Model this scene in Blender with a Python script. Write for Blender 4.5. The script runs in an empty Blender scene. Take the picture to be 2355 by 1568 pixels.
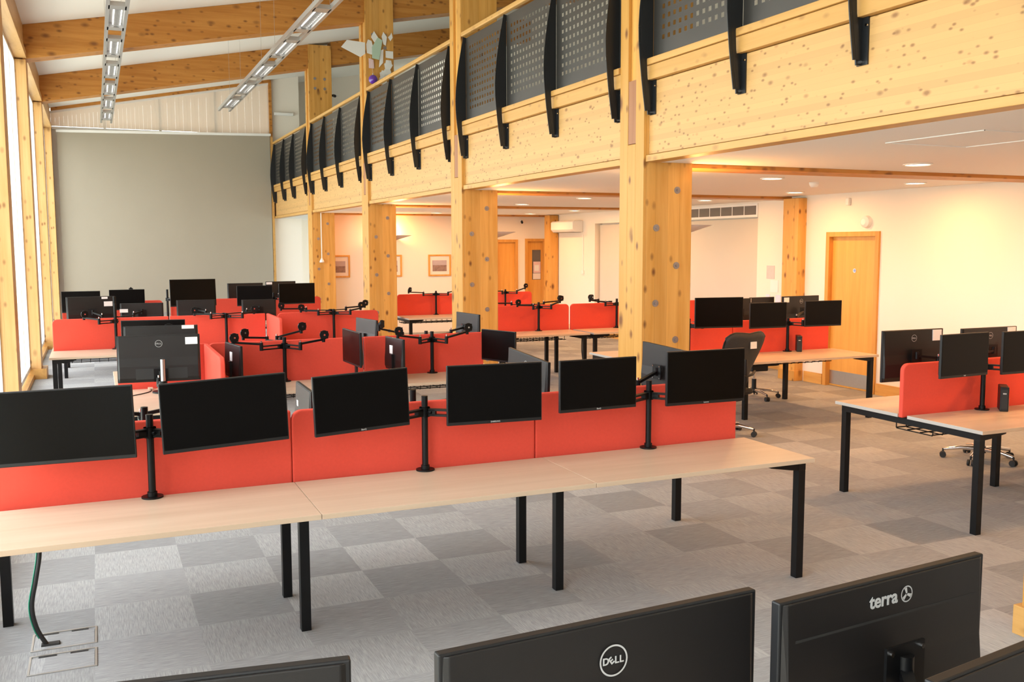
import bpy, bmesh, math, random
from mathutils import Vector, Matrix
random.seed(7)
sc = bpy.context.scene
COL = sc.collection
D = bpy.data
PI = math.pi

# ---------------------------------------------------------------- camera
cam = D.cameras.new('camera'); co = D.objects.new('camera', cam); COL.objects.link(co)
yaw, pitch, roll = .408761, .0998268, -.00268527
fw = Vector((math.sin(yaw)*math.cos(pitch), math.cos(yaw)*math.cos(pitch), -math.sin(pitch)))
rt = Vector((math.cos(yaw), -math.sin(yaw), 0)); up = rt.cross(fw)
rt2 = rt*math.cos(roll)+up*math.sin(roll); up2 = up*math.cos(roll)-rt*math.sin(roll)
m = Matrix((rt2, up2, -fw)).transposed().to_4x4(); m.translation = (0, 0, 1.98)
co.matrix_world = m
cam.lens = 2206.1/2355*36; cam.sensor_width = 36; cam.sensor_fit = 'HORIZONTAL'; cam.clip_start = .05; cam.clip_end = 200
sc.camera = co

# ---------------------------------------------------------------- world, exposure
EXPOSURE = 0.0
SKY = 7.3
WARM = (1.0, .48, .155)
sc.view_settings.view_transform = 'Standard'; sc.view_settings.look = 'None'
sc.view_settings.exposure = EXPOSURE; sc.view_settings.gamma = 1; sc.view_settings.use_curve_mapping = False
w = D.worlds.new('overcast_sky'); sc.world = w; w.use_nodes = True
nt = w.node_tree; bg = nt.nodes['Background']
tc = nt.nodes.new('ShaderNodeTexCoord'); sx = nt.nodes.new('ShaderNodeSeparateXYZ'); cr = nt.nodes.new('ShaderNodeValToRGB')
nt.links.new(tc.outputs['Generated'], sx.inputs[0]); nt.links.new(sx.outputs['Z'], cr.inputs[0])
cr.color_ramp.elements[0].position = 0.0; cr.color_ramp.elements[0].color = (.62, .68, .60, 1)
cr.color_ramp.elements[1].position = .12; cr.color_ramp.elements[1].color = (.90, .96, 1, 1)
nt.links.new(cr.outputs[0], bg.inputs['Color']); bg.inputs['Strength'].default_value = SKY

def lamp(name, kind, loc, power, color, rot=(0, 0, 0), **k):
    l = D.lights.new(name, kind); l.energy = power; l.color = color
    for a, b in k.items(): setattr(l, a, b)
    o = D.objects.new(name, l); o.location = loc; o.rotation_euler = rot; COL.objects.link(o); return o
# daylight portals just outside the tall windows on the left and the gable glazing
POSTS = [-1.4, 2.90, 7.03, 11.4, 15.9, 20.45, 24.85]
for a, b in zip(POSTS[:-1], POSTS[1:]):
    o = lamp('window_portal', 'AREA', (-1.12, (a+.4+b)/2, 2.5), 1, (1, 1, 1), (0, -PI/2, 0), shape='RECTANGLE', size=4.5, size_y=b-a-.4)
    o.data.cycles.is_portal = True

# ---------------------------------------------------------------- materials
def mat(name, color=(.8, .8, .8), rough=.5, metal=0, spec=.5, noise=None, bump=None, emit=None, coat=0):
    mt = D.materials.new(name); mt.use_nodes = True; nt = mt.node_tree; b = nt.nodes['Principled BSDF']
    b.inputs['Base Color'].default_value = (*color, 1); b.inputs['Roughness'].default_value = rough
    b.inputs['Metallic'].default_value = metal; b.inputs['Specular IOR Level'].default_value = spec
    b.inputs['Coat Weight'].default_value = coat
    tc = nt.nodes.new('ShaderNodeTexCoord')
    if noise:
        n = nt.nodes.new('ShaderNodeTexNoise'); n.inputs['Scale'].default_value = noise[0]; n.inputs['Detail'].default_value = 4
        nt.links.new(tc.outputs['Object'], n.inputs['Vector'])
        mx = nt.nodes.new('ShaderNodeMix'); mx.data_type = 'RGBA'
        mx.inputs['A'].default_value = (*[c*(1-noise[1]) for c in color], 1)
        mx.inputs['B'].default_value = (*[min(1, c*(1+noise[1])) for c in color], 1)
        nt.links.new(n.outputs['Fac'], mx.inputs['Factor']); nt.links.new(mx.outputs['Result'], b.inputs['Base Color'])
    if bump:
        n = nt.nodes.new('ShaderNodeTexNoise'); n.inputs['Scale'].default_value = bump[0]
        nt.links.new(tc.outputs['Object'], n.inputs['Vector'])
        bp = nt.nodes.new('ShaderNodeBump'); bp.inputs['Strength'].default_value = bump[1]; bp.inputs['Distance'].default_value = .002
        nt.links.new(n.outputs['Fac'], bp.inputs['Height']); nt.links.new(bp.outputs['Normal'], b.inputs['Normal'])
    if emit:
        b.inputs['Emission Color'].default_value = (*emit[0], 1); b.inputs['Emission Strength'].default_value = emit[1]
    return mt

def wood(name, light, dark, axis, knots=.5, grain=.5, rough=.45, lam=None, kscale=4.0):
    """glulam / pine: grain stretched along axis (0,1,2), knots, lamination lines every lam=(axis, pitch)"""
    mt = D.materials.new(name); mt.use_nodes = True; nt = mt.node_tree; N = nt.nodes; L = nt.links
    b = N['Principled BSDF']; b.inputs['Roughness'].default_value = rough; b.inputs['Specular IOR Level'].default_value = .35
    tc = N.new('ShaderNodeTexCoord')
    mp = N.new('ShaderNodeMapping'); s = [9, 9, 9]; s[axis] = .55; mp.inputs['Scale'].default_value = s
    L.new(tc.outputs['Object'], mp.inputs[0])
    n = N.new('ShaderNodeTexNoise'); n.inputs['Scale'].default_value = 1.6; n.inputs['Detail'].default_value = 6; n.inputs['Roughness'].default_value = .6
    n.inputs['Distortion'].default_value = .3
    L.new(mp.outputs[0], n.inputs['Vector'])
    r = N.new('ShaderNodeValToRGB'); r.color_ramp.elements[0].position = .5-grain*.35; r.color_ramp.elements[1].position = .5+grain*.3
    r.color_ramp.elements[0].color = (*dark, 1); r.color_ramp.elements[1].color = (*light, 1)
    L.new(n.outputs['Fac'], r.inputs[0]); colr = r.outputs[0]
    if lam:
        sp = N.new('ShaderNodeSeparateXYZ'); L.new(tc.outputs['Object'], sp.inputs[0])
        dv = N.new('ShaderNodeMath'); dv.operation = 'DIVIDE'; dv.inputs[1].default_value = lam[1]; L.new(sp.outputs[lam[0]], dv.inputs[0])
        fl = N.new('ShaderNodeMath'); fl.operation = 'FLOOR'; L.new(dv.outputs[0], fl.inputs[0])
        wn = N.new('ShaderNodeTexWhiteNoise'); wn.noise_dimensions = '1D'; L.new(fl.outputs[0], wn.inputs['W'])
        mr = N.new('ShaderNodeMapRange'); mr.inputs['To Min'].default_value = .90; mr.inputs['To Max'].default_value = 1.05; L.new(wn.outputs['Value'], mr.inputs['Value'])
        ml = N.new('ShaderNodeVectorMath'); ml.operation = 'SCALE'; L.new(colr, ml.inputs[0]); L.new(mr.outputs[0], ml.inputs['Scale'])
        fr = N.new('ShaderNodeMath'); fr.operation = 'FRACT'; L.new(dv.outputs[0], fr.inputs[0])
        lt = N.new('ShaderNodeMath'); lt.operation = 'LESS_THAN'; lt.inputs[1].default_value = .035; L.new(fr.outputs[0], lt.inputs[0])
        mx = N.new('ShaderNodeMix'); mx.data_type = 'RGBA'; mx.inputs['B'].default_value = (*[c*.72 for c in dark], 1)
        sc_ = N.new('ShaderNodeMath'); sc_.operation = 'MULTIPLY'; sc_.inputs[1].default_value = .5; L.new(lt.outputs[0], sc_.inputs[0])
        L.new(sc_.outputs[0], mx.inputs['Factor']); L.new(ml.outputs[0], mx.inputs['A']); colr = mx.outputs['Result']
    if knots:
        mk = N.new('ShaderNodeMapping'); s = [1, 1, 1]; s[axis] = .55; mk.inputs['Scale'].default_value = s; L.new(tc.outputs['Object'], mk.inputs[0])
        for sca, rad, off in ((kscale, .105, 0), (kscale*2.3, .125, 3.1), (kscale*1.5, .10, 7.7)):
            v = N.new('ShaderNodeTexVoronoi'); v.inputs['Scale'].default_value = sca
            ad = N.new('ShaderNodeVectorMath'); ad.operation = 'ADD'; ad.inputs[1].default_value = (off, off*.7, off*1.3)
            L.new(mk.outputs[0], ad.inputs[0]); L.new(ad.outputs[0], v.inputs['Vector'])
            kr = N.new('ShaderNodeValToRGB'); kr.color_ramp.elements[0].position = rad*.55; kr.color_ramp.elements[0].color = (knots,)*3+(1,)
            kr.color_ramp.elements[1].position = rad*1.7; kr.color_ramp.elements[1].color = (0, 0, 0, 1)
            L.new(v.outputs['Distance'], kr.inputs[0])
            mx = N.new('ShaderNodeMix'); mx.data_type = 'RGBA'; mx.inputs['B'].default_value = (.16, .055, .015, 1)
            L.new(kr.outputs[0], mx.inputs['Factor']); L.new(colr, mx.inputs['A']); colr = mx.outputs['Result']
    L.new(colr, b.inputs['Base Color'])
    return mt

PL, PD = (.58, .325, .12), (.51, .275, .09)
M = dict(
    pineX=wood('pine_x', (.56, .25, .055), (.42, .16, .025), 0, knots=.8),
    pineY=wood('pine_y', PL, (.57, .335, .125), 1, knots=.7, lam=(2, .042), kscale=8.5),
    pineYp=wood('pine_plain', (.58, .32, .10), (.51, .27, .075), 1, knots=.35),
    pineE=wood('pine_eaves', (.60, .36, .15), (.50, .28, .10), 1, knots=.3),
    pineZ=wood('pine_z', (.72, .385, .105), (.59, .285, .055), 2, knots=.95, lam=(0, .12), kscale=3.6),
    pineZw=wood('pine_post', (.70, .42, .17), (.60, .33, .11), 2, knots=.7, lam=(0, .12)),
    doorw=wood('door_veneer', (.80, .42, .10), (.68, .32, .06), 2, knots=0, grain=.8, rough=.35),
    frame=wood('frame_timber', (.70, .35, .08), (.58, .26, .05), 2, knots=0, rough=.4),
    skirt=wood('skirting_timber', (.74, .40, .11), (.62, .30, .07), 1, knots=.1, rough=.4),
    oak=wood('desk_oak', (.63, .49, .36), (.53, .39, .27), 0, knots=0, grain=.9, rough=.38),
    plaque=wood('brown_infill', (.36, .16, .07), (.30, .12, .05), 2, knots=0),
    edge=mat('pale_edging', (.45, .42, .38), .5),
    wall=mat('wall_paint', (.84, .775, .69), .75, spec=.2, noise=(.6, .02)),
    ceil=mat('ceiling_paint', (.84, .82, .78), .85, spec=.1, noise=(.7, .02)),
    white=mat('white_plastic', (.82, .81, .79), .4),
    blind=mat('beige_blind', (.62, .57, .49), .8, noise=(2, .03)),
    screeng=mat('grey_fabric_screen', (.36, .315, .25), .85, spec=.1, noise=(1.5, .03)),
    red=mat('red_felt', (.74, .085, .055), .85, spec=.15, noise=(60, .06), bump=(900, .3)),
    black=mat('black_metal', (.004, .004, .0045), .42, spec=.25, noise=(8, .1)),
    blackp=mat('black_plastic', (.010, .010, .011), .45, spec=.35, noise=(8, .1)),
    back=mat('monitor_back_plastic', (.010, .009, .009), .38, spec=.4, noise=(5, .08), bump=(1200, .15)),
    disp=mat('display_glass', (.002, .0017, .0017), .32, spec=.12, noise=(3, .1)),
    fin=mat('balustrade_steel', (.012, .013, .015), .40, metal=.1, noise=(5, .1)),
    perf=mat('perforated_sheet', (.085, .078, .072), .40, metal=.7, noise=(3, .1)),
    steel=mat('brushed_steel', (.55, .55, .55), .32, metal=1, noise=(30, .06)),
    chrome=mat('chrome', (.75, .75, .76), .12, metal=1, noise=(5, .02)),
    bolt=mat('bolt_washer', (.33, .30, .30), .45, metal=.7, noise=(20, .15)),
    alu=mat('aluminium_louvre', (.50, .50, .50), .35, metal=.85, noise=(6, .05)),
    paper=mat('paper', (.82, .82, .80), .7, noise=(4, .02)),
    sticker=mat('sticker', (.85, .85, .84), .6, noise=(4, .02)),
    mesh=mat('chair_mesh', (.03, .03, .03), .6, noise=(90, .4), bump=(300, .6)),
    fabric=mat('seat_fabric', (.008, .008, .009), .8, noise=(40, .2)),
    logo=mat('logo_silver', (.42, .42, .42), .4, noise=(5, .02)),
    rubber=mat('rubber', (.015, .015, .015), .6, noise=(5, .1)),
    green=mat('pale_green_paper', (.45, .60, .48), .7, noise=(4, .03)),
    purple=mat('purple_foil', (.12, .03, .35), .15, spec=.8, noise=(3, .1)),
    greyd=mat('grey_void', (.14, .13, .12), .6, noise=(5, .1)),
    tube=mat('lamp_tube', (.9, .9, .9), .5, noise=(4, .01), emit=((1, .95, .88), 2.2)),
    led=mat('downlight_glow', (.9, .9, .9), .5, noise=(4, .01), emit=((1, .80, .50), 14)),
    art=mat('artwork_print', (.26, .17, .15), .6, noise=(14, .8)),
    mount=mat('picture_mount', (.80, .72, .66), .7, noise=(4, .02)),
    pinkp=mat('pink_paper', (.75, .55, .55), .7, noise=(9, .15)),
    lilac=mat('lilac_paper', (.72, .70, .84), .7, noise=(9, .08)),
)
# window glass
g = D.materials.new('window_glass'); g.use_nodes = True; n = g.node_tree.nodes; L = g.node_tree.links
n.remove(n['Principled BSDF']); tr = n.new('ShaderNodeBsdfTransparent'); gl = n.new('ShaderNodeBsdfGlossy'); gl.inputs['Roughness'].default_value = .02
mx = n.new('ShaderNodeMixShader'); lw = n.new('ShaderNodeLayerWeight'); lw.inputs['Blend'].default_value = .15
ml = n.new('ShaderNodeMath'); ml.operation = 'MULTIPLY'; ml.inputs[1].default_value = .4
L.new(lw.outputs['Fresnel'], ml.inputs[0]); L.new(ml.outputs[0], mx.inputs['Fac']); L.new(tr.outputs[0], mx.inputs[1]); L.new(gl.outputs[0], mx.inputs[2])
L.new(mx.outputs[0], n['Material Output'].inputs['Surface']); M['glass'] = g
# translucent slatted blind
g = D.materials.new('translucent_slats'); g.use_nodes = True; n = g.node_tree.nodes; L = g.node_tree.links
n.remove(n['Principled BSDF']); a = n.new('ShaderNodeBsdfDiffuse'); t = n.new('ShaderNodeBsdfTranslucent'); mx = n.new('ShaderNodeMixShader')
a.inputs['Color'].default_value = (.82, .74, .66, 1); t.inputs['Color'].default_value = (.80, .66, .54, 1); mx.inputs['Fac'].default_value = .22
L.new(a.outputs[0], mx.inputs[1]); L.new(t.outputs[0], mx.inputs[2]); L.new(mx.outputs[0], n['Material Output'].inputs['Surface']); M['slat'] = g
# carpet tiles
g = D.materials.new('carpet_tiles'); g.use_nodes = True; nt = g.node_tree; n = nt.nodes; L = nt.links; b = n['Principled BSDF']
b.inputs['Roughness'].default_value = .95; b.inputs['Specular IOR Level'].default_value = .1
tc = n.new('ShaderNodeTexCoord'); mp = n.new('ShaderNodeMapping'); mp.inputs['Location'].default_value = (-.84+40, -.2+40, .5); mp.inputs['Scale'].default_value = (2, 2, 0)
L.new(tc.outputs['Object'], mp.inputs[0])
ck = n.new('ShaderNodeTexChecker'); ck.inputs['Scale'].default_value = 1; ck.inputs['Color1'].default_value = (0, 0, 0, 1); ck.inputs['Color2'].default_value = (1, 1, 1, 1)
L.new(mp.outputs[0], ck.inputs['Vector'])
def streak(sx_, sy_):
    m_ = n.new('ShaderNodeMapping'); m_.inputs['Scale'].default_value = (sx_, sy_, 1); L.new(tc.outputs['Object'], m_.inputs[0])
    q = n.new('ShaderNodeTexNoise'); q.inputs['Scale'].default_value = 1; q.inputs['Detail'].default_value = 3; q.inputs['Roughness'].default_value = .7; L.new(m_.outputs[0], q.inputs['Vector']); return q
def ramp(c0, c1, p0=.38, p1=.62):
    r_ = n.new('ShaderNodeValToRGB'); r_.color_ramp.elements[0].position = p0; r_.color_ramp.elements[1].position = p1
    r_.color_ramp.elements[0].color = (*c0, 1); r_.color_ramp.elements[1].color = (*c1, 1); return r_
sa, sb = streak(10, 190), streak(190, 10)
ra, rb = ramp((.235, .235, .24), (.40, .40, .40), .3, .7), ramp((.275, .275, .28), (.46, .46, .455), .3, .7)
L.new(sa.outputs['Fac'], ra.inputs[0]); L.new(sb.outputs['Fac'], rb.inputs[0])
mx = n.new('ShaderNodeMix'); mx.data_type = 'RGBA'; L.new(ck.outputs['Fac'], mx.inputs['Factor']); L.new(ra.outputs[0], mx.inputs['A']); L.new(rb.outputs[0], mx.inputs['B'])
fl = n.new('ShaderNodeVectorMath'); fl.operation = 'FLOOR'; L.new(mp.outputs[0], fl.inputs[0])
wn = n.new('ShaderNodeTexWhiteNoise'); wn.noise_dimensions = '3D'; L.new(fl.outputs[0], wn.inputs['Vector'])
mr = n.new('ShaderNodeMapRange'); mr.inputs['To Min'].default_value = .88; mr.inputs['To Max'].default_value = 1.1; L.new(wn.outputs['Value'], mr.inputs['Value'])
vs = n.new('ShaderNodeVectorMath'); vs.operation = 'SCALE'; L.new(mx.outputs['Result'], vs.inputs[0]); L.new(mr.outputs[0], vs.inputs['Scale'])
L.new(vs.outputs[0], b.inputs['Base Color']); M['carpet'] = g

# ---------------------------------------------------------------- mesh helpers
class MB:
    def __init__(s): s.v = []; s.f = []; s.sm = []; s.mi = []; s.cur = 0
    def add(s, vs, fs, smooth=False, mi=None):
        o = len(s.v); s.v += [tuple(v) for v in vs]
        for f in fs: s.f.append(tuple(i+o for i in f)); s.sm.append(smooth); s.mi.append(s.cur if mi is None else mi)
        return s
    def box(s, x0, x1, y0, y1, z0, z1, mi=None):
        if x0 > x1: x0, x1 = x1, x0
        if y0 > y1: y0, y1 = y1, y0
        if z0 > z1: z0, z1 = z1, z0
        return s.add([(x0, y0, z0), (x1, y0, z0), (x1, y1, z0), (x0, y1, z0), (x0, y0, z1), (x1, y0, z1), (x1, y1, z1), (x0, y1, z1)],
                     [(0, 3, 2, 1), (4, 5, 6, 7), (0, 1, 5, 4), (1, 2, 6, 5), (2, 3, 7, 6), (3, 0, 4, 7)], mi=mi)
    def obox(s, c, size, mtx):
        c = Vector(c); h = [a/2 for a in size]
        vs = [c+mtx @ Vector((h[0]*i, h[1]*j, h[2]*k)) for k in (-1, 1) for i, j in ((-1, -1), (1, -1), (1, 1), (-1, 1))]
        return s.add(vs, [(0, 3, 2, 1), (4, 5, 6, 7), (0, 1, 5, 4), (1, 2, 6, 5), (2, 3, 7, 6), (3, 0, 4, 7)])
    def bar(s, a, b, wd, ht):
        """rectangular bar between two points: wd horizontal, ht the other way"""
        a, b = Vector(a), Vector(b); d = b-a; l = d.length
        if l < 1e-6: return s
        x = d/l; z = Vector((0, 0, 1))
        if abs(x.z) > .98: z = Vector((0, 1, 0))
        y = z.cross(x).normalized(); z = x.cross(y)
        return s.obox((a+b)/2, (l, wd, ht), Matrix((x, y, z)).transposed())
    def cyl(s, a, b, r0, r1=None, n=16, caps=True):
        r1 = r0 if r1 is None else r1
        a, b = Vector(a), Vector(b); d = (b-a).normalized(); t = Vector((0, 0, 1)) if abs(d.z) < .9 else Vector((1, 0, 0))
        u = d.cross(t).normalized(); v = d.cross(u); o = []
        for p, r in ((a, r0), (b, r1)):
            o += [p+(u*math.cos(2*PI*i/n)+v*math.sin(2*PI*i/n))*r for i in range(n)]
        s.add(o, [(i, n+i, n+(i+1) % n, (i+1) % n) for i in range(n)], True)
        if caps: s.add(o, [tuple(range(n)), tuple(range(2*n-1, n-1, -1))])
        return s
    def tube(s, pts, r, n=8):
        pts = [Vector(p) for p in pts]; rings = []
        for i, p in enumerate(pts):
            d = (pts[min(i+1, len(pts)-1)]-pts[max(i-1, 0)]).normalized()
            t = Vector((0, 0, 1)) if abs(d.z) < .9 else Vector((1, 0, 0))
            u = d.cross(t).normalized(); v = d.cross(u); rr = r[i] if isinstance(r, (list, tuple)) else r
            rings.append([p+(u*math.cos(2*PI*k/n)+v*math.sin(2*PI*k/n))*rr for k in range(n)])
        vs = [q for g in rings for q in g]; fs = []
        for i in range(len(pts)-1):
            for k in range(n): fs.append((i*n+k, (i+1)*n+k, (i+1)*n+(k+1) % n, i*n+(k+1) % n))
        s.add(vs, fs, True); s.add(vs, [tuple(range(n)), tuple(range(len(vs)-1, len(vs)-n-1, -1))]); return s
    def prism(s, poly, axis, lo, hi, mi=None):
        """poly in the two remaining axes (in order), extruded along axis"""
        k = len(poly); vs = []
        for t in (lo, hi):
            for p in poly:
                q = [p[0], p[1]]; q.insert(axis, t); vs.append(q)
        return s.add(vs, [tuple(range(k))[::-1], tuple(range(k, 2*k))]+[(i, (i+1) % k, k+(i+1) % k, k+i) for i in range(k)], mi=mi)
    def lathe(s, prof, n=20, c=(0, 0, 0)):
        vs = []; k = len(prof)
        for i in range(n):
            a = 2*PI*i/n
            vs += [(c[0]+r*math.cos(a), c[1]+r*math.sin(a), c[2]+z) for r, z in prof]
        return s.add(vs, [(i*k+j, ((i+1) % n)*k+j, ((i+1) % n)*k+j+1, i*k+j+1) for i in range(n) for j in range(k-1)], True)
    def build(s, name, material, parent=None, bevel=0, loc=None, xf=None):
        me = D.meshes.new(name)
        vs = s.v if xf is None else [tuple(xf @ Vector(v)) for v in s.v]
        me.from_pydata(vs, [], s.f); me.update()
        bm = bmesh.new(); bm.from_mesh(me); bmesh.ops.recalc_face_normals(bm, faces=bm.faces); bm.to_mesh(me); bm.free()
        for mt in (material if isinstance(material, (list, tuple)) else [material]): me.materials.append(M[mt] if isinstance(mt, str) else mt)
        for p, q, i in zip(me.polygons, s.sm, s.mi): p.use_smooth = q; p.material_index = i
        o = D.objects.new(name, me); COL.objects.link(o)
        if parent: o.parent = parent
        if loc: o.location = loc
        if bevel:
            b = o.modifiers.new('bevel', 'BEVEL'); b.width = bevel; b.segments = 2; b.limit_method = 'ANGLE'; b.angle_limit = .6
        return o
def thing(name, label, cat, loc=(0, 0, 0), rz=0, group=None):
    o = D.objects.new(name, None); COL.objects.link(o); o.location = loc; o.rotation_euler = (0, 0, rz); o.empty_display_size = .1
    return tag(o, label, cat, group)
def tag(o, label, cat, group=None):
    o['label'] = label; o['category'] = cat
    if group: o['group'] = group
    return o
def struct(o): o['kind'] = 'structure'; return o
def copy_tree(o, parent=None):
    c = o.copy(); COL.objects.link(c)
    if parent: c.parent = parent
    for ch in list(o.children): copy_tree(ch, c)
    return c
def text_mesh(s, size, extr=.0004, bold=False):
    cu = D.curves.new('t', 'FONT'); cu.body = s; cu.size = size; cu.extrude = extr; cu.align_x = 'CENTER'; cu.align_y = 'CENTER'
    if bold: cu.offset = size*.022
    ob = D.objects.new('t', cu); COL.objects.link(ob)
    dg = bpy.context.evaluated_depsgraph_get(); me = D.meshes.new_from_object(ob.evaluated_get(dg))
    D.objects.remove(ob); D.curves.remove(cu); return me
def text_into(mb, s, size, xf, bold=False, flat_mi=None):
    me = text_mesh(s, size, bold=bold)
    mb.add([xf @ v.co for v in me.vertices], [tuple(p.vertices) for p in me.polygons]); D.meshes.remove(me)
def rrect(x0, x1, z0, z1, rad, corners=(1, 1, 1, 1), n=6):
    """outline with rounded corners (bl, br, tr, tl)"""
    P = []
    for (cx, cz, a0, on) in ((x0, z0, PI, corners[0]), (x1, z0, 1.5*PI, corners[1]), (x1, z1, 0, corners[2]), (x0, z1, .5*PI, corners[3])):
        if not on: P.append((cx, cz)); continue
        ox = cx+rad*(1 if cx == x0 else -1); oz = cz+rad*(1 if cz == z0 else -1)
        for i in range(n+1):
            a = a0+.5*PI*i/n; P.append((ox+rad*math.cos(a), oz+rad*math.sin(a)))
    return P

# ================================================================ SHELL
XW = -.97           # window plane
YB = 25.2           # far wall
ZM = 2.67           # ceiling below the mezzanine
def zr(x): return 5.19+.19*(x+.76)      # underside of the sloping ceiling
struct(MB().box(-1.3, 10.4, -6, 27, -.1, 0).build('floor', 'carpet'))
struct(MB().prism([(-1.4, zr(-1.4)), (10.4, zr(10.4)), (10.4, zr(10.4)+.15), (-1.4, zr(-1.4)+.15)], 1, -6, 27).build('ceiling', 'ceil'))
# mezzanine slab, seen from below as a ceiling
struct(MB().box(4.42, 9.9, -6, 20.4, ZM, 3.33).box(4.42, 9.9, 20.4, 26.4, ZM, 3.33).build('ceiling_lower', 'ceil'))
struct(MB().box(-1.4, 10.4, -6.2, -6, 0, 7.4).build('wall_rear', 'wall'))
# door wall, then the longer wall set back
mb = MB().box(9.4, 9.6, -6, 9.66, 0, ZM).box(9.4, 9.6, 9.66, 10.56, 2.1, ZM).box(9.4, 9.6, 10.56, 11.38, 0, ZM)
mb.box(9.4, 9.6, -6, 26, 3.33, 7.3)
struct(mb.build('wall_right', 'wall'))
mb = MB()   # set-back wall with two recesses
segs = [(11.38, 12.8, 0, ZM), (12.8, 16.0, 2.43, ZM), (16.0, 16.6, 0, ZM), (16.6, 18.35, 2.43, ZM), (18.35, 20.86, 0, ZM)]
for a, b, c, d_ in segs: mb.box(9.9, 10.1, a, b, c, d_)
mb.box(10.08, 10.2, 12.7, 18.5, 0, 2.6)
struct(mb.build('wall_right.001', 'wall'))
struct(MB().box(9.5, 10.1, 11.36, 11.38, 0, ZM).build('wall_right.002', 'wall'))
mb = MB()   # inner end wall with two doorways
for a, b, c, d_ in [(4.745, 8.66, 0, ZM), (8.66, 9.14, 2.06, ZM), (9.14, 9.42, 0, ZM), (9.42, 9.88, 2.10, ZM), (9.88, 10.1, 0, ZM)]:
    mb.box(a, b, 20.86, 21.0, c, d_)
mb.box(8.5, 10.0, 21.01, 21.07, 0, 2.3)
struct(mb.build('wall_inner', 'wall'))
mb = MB().box(-1.3, 4.24, YB, YB+.15, 0, 4.72).box(4.24, 4.82, YB, YB+.15, 0, 6.3).box(4.82, 4.97, YB, 26.4, 0, 6.4).box(4.82, 10.4, 26.4, 26.55, 0, 7.4)
struct(mb.build('wall_far', 'wall'))

# left side: eaves board above the glazing and low upstand beneath
mb = MB().box(-1.02, -.82, -6, YB, 4.70, 5.2).box(-.82, -.79, -6, YB, 4.70, 4.80)
struct(mb.build('trim_1', 'pineE'))
mb = MB().box(-1.05, -.72, -6, 6.9, 0, .22).box(-1.05, -.90, 6.9, YB, 0, .07)
struct(mb.build('trim_2', 'pineYp'))
struct(MB().box(-1.3, -1.05, -6, YB, 4.72, 5.2).build('wall_left', 'wall'))
# windows
for i, (a, b) in enumerate(zip(POSTS[:-1], POSTS[1:])):
    a += .4; fr = MB(); mbg = MB()
    n_ = 4
    for k in range(n_+1):
        y = a+(b-a)*k/n_; fr.box(XW-.04, XW+.02, y-.022, y+.022, .14, 4.72)
    for z in (.165, 4.68): fr.box(XW-.04, XW+.02, a, b, z-.03, z+.03)
    f = struct(fr.build('window_%d' % (i+1), 'white'))
    MB().box(XW-.012, XW-.004, a, b, .17, 4.68).build('glass', 'glass', f)

# gable glazing above the grey screen
gy = YB
fr = MB()
for x in (-.9, .35, 1.6, 2.9, 4.2): fr.box(x-.03, x+.03, gy-.02, gy+.06, 4.72, zr(x)-.02)
fr.box(-1.0, 4.24, gy-.06, gy+.02, 4.70, 4.76)
f = struct(fr.build('window_7', 'white'))
MB().prism([(-1, 4.75), (4.24, 4.75), (4.24, zr(4.24)-.02), (-1, zr(-1)-.02)], 1, gy+.03, gy+.04).build('glass', 'glass', f)
mb = MB(); x = -.9
while x < 4.2:
    mb.prism([(x, 4.77), (x+.0915, 4.77), (x+.0915, zr(x)-.10), (x, zr(x)-.10)], 1, gy-.028-(.003 if int(x/.092) % 2 else 0), gy-.024-(.003 if int(x/.092) % 2 else 0)); x += .092
root = thing('vertical_blind', 'pale pinkish vertical slat blind under the sloping roof above the grey screen', 'blind', (0, 0, 0))
mb.build('slats', 'slat', root)
MB().prism([(-.95, zr(-.95)-.12), (4.2, zr(4.2)-.12), (4.2, zr(4.2)-.07), (-.95, zr(-.95)-.07)], 1, gy-.06, gy-.03).build('head_rail', 'white', root)
struct(MB().prism([(-.8, zr(-.8)-.07), (4.24, zr(4.24)-.07), (4.24, zr(4.24)), (-.8, zr(-.8))], 1, gy-.12, gy).box(4.20, 4.27, gy-.10, gy, 4.6, zr(4.2)).build('trim_3', 'pineX'))
# big grey screen
root = thing('projection_screen', 'very large plain grey roller screen covering the far end wall', 'screen', (1.75, 25.05, 0))
MB().prism([(-2.44, .35), (2.44, .35), (2.44, 4.75), (-2.44, 4.64)], 1, -.01, .01).build('fabric', 'screeng', root)
MB().prism([(-2.46, 4.62), (2.46, 4.73), (2.46, 4.79), (-2.46, 4.68)], 1, -.05, .05).build('head_rail', 'white', root, .005)
MB().box(-2.44, 2.44, -.02, .02, .30, .35).build('bottom_bar', 'steel', root)
struct(MB().box(4.20, 4.26, YB-.16, YB, 0, 4.72).box(4.26, 4.30, YB-.05, YB, 3.5, 3.6).build('trim_4', 'pineYp'))

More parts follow.
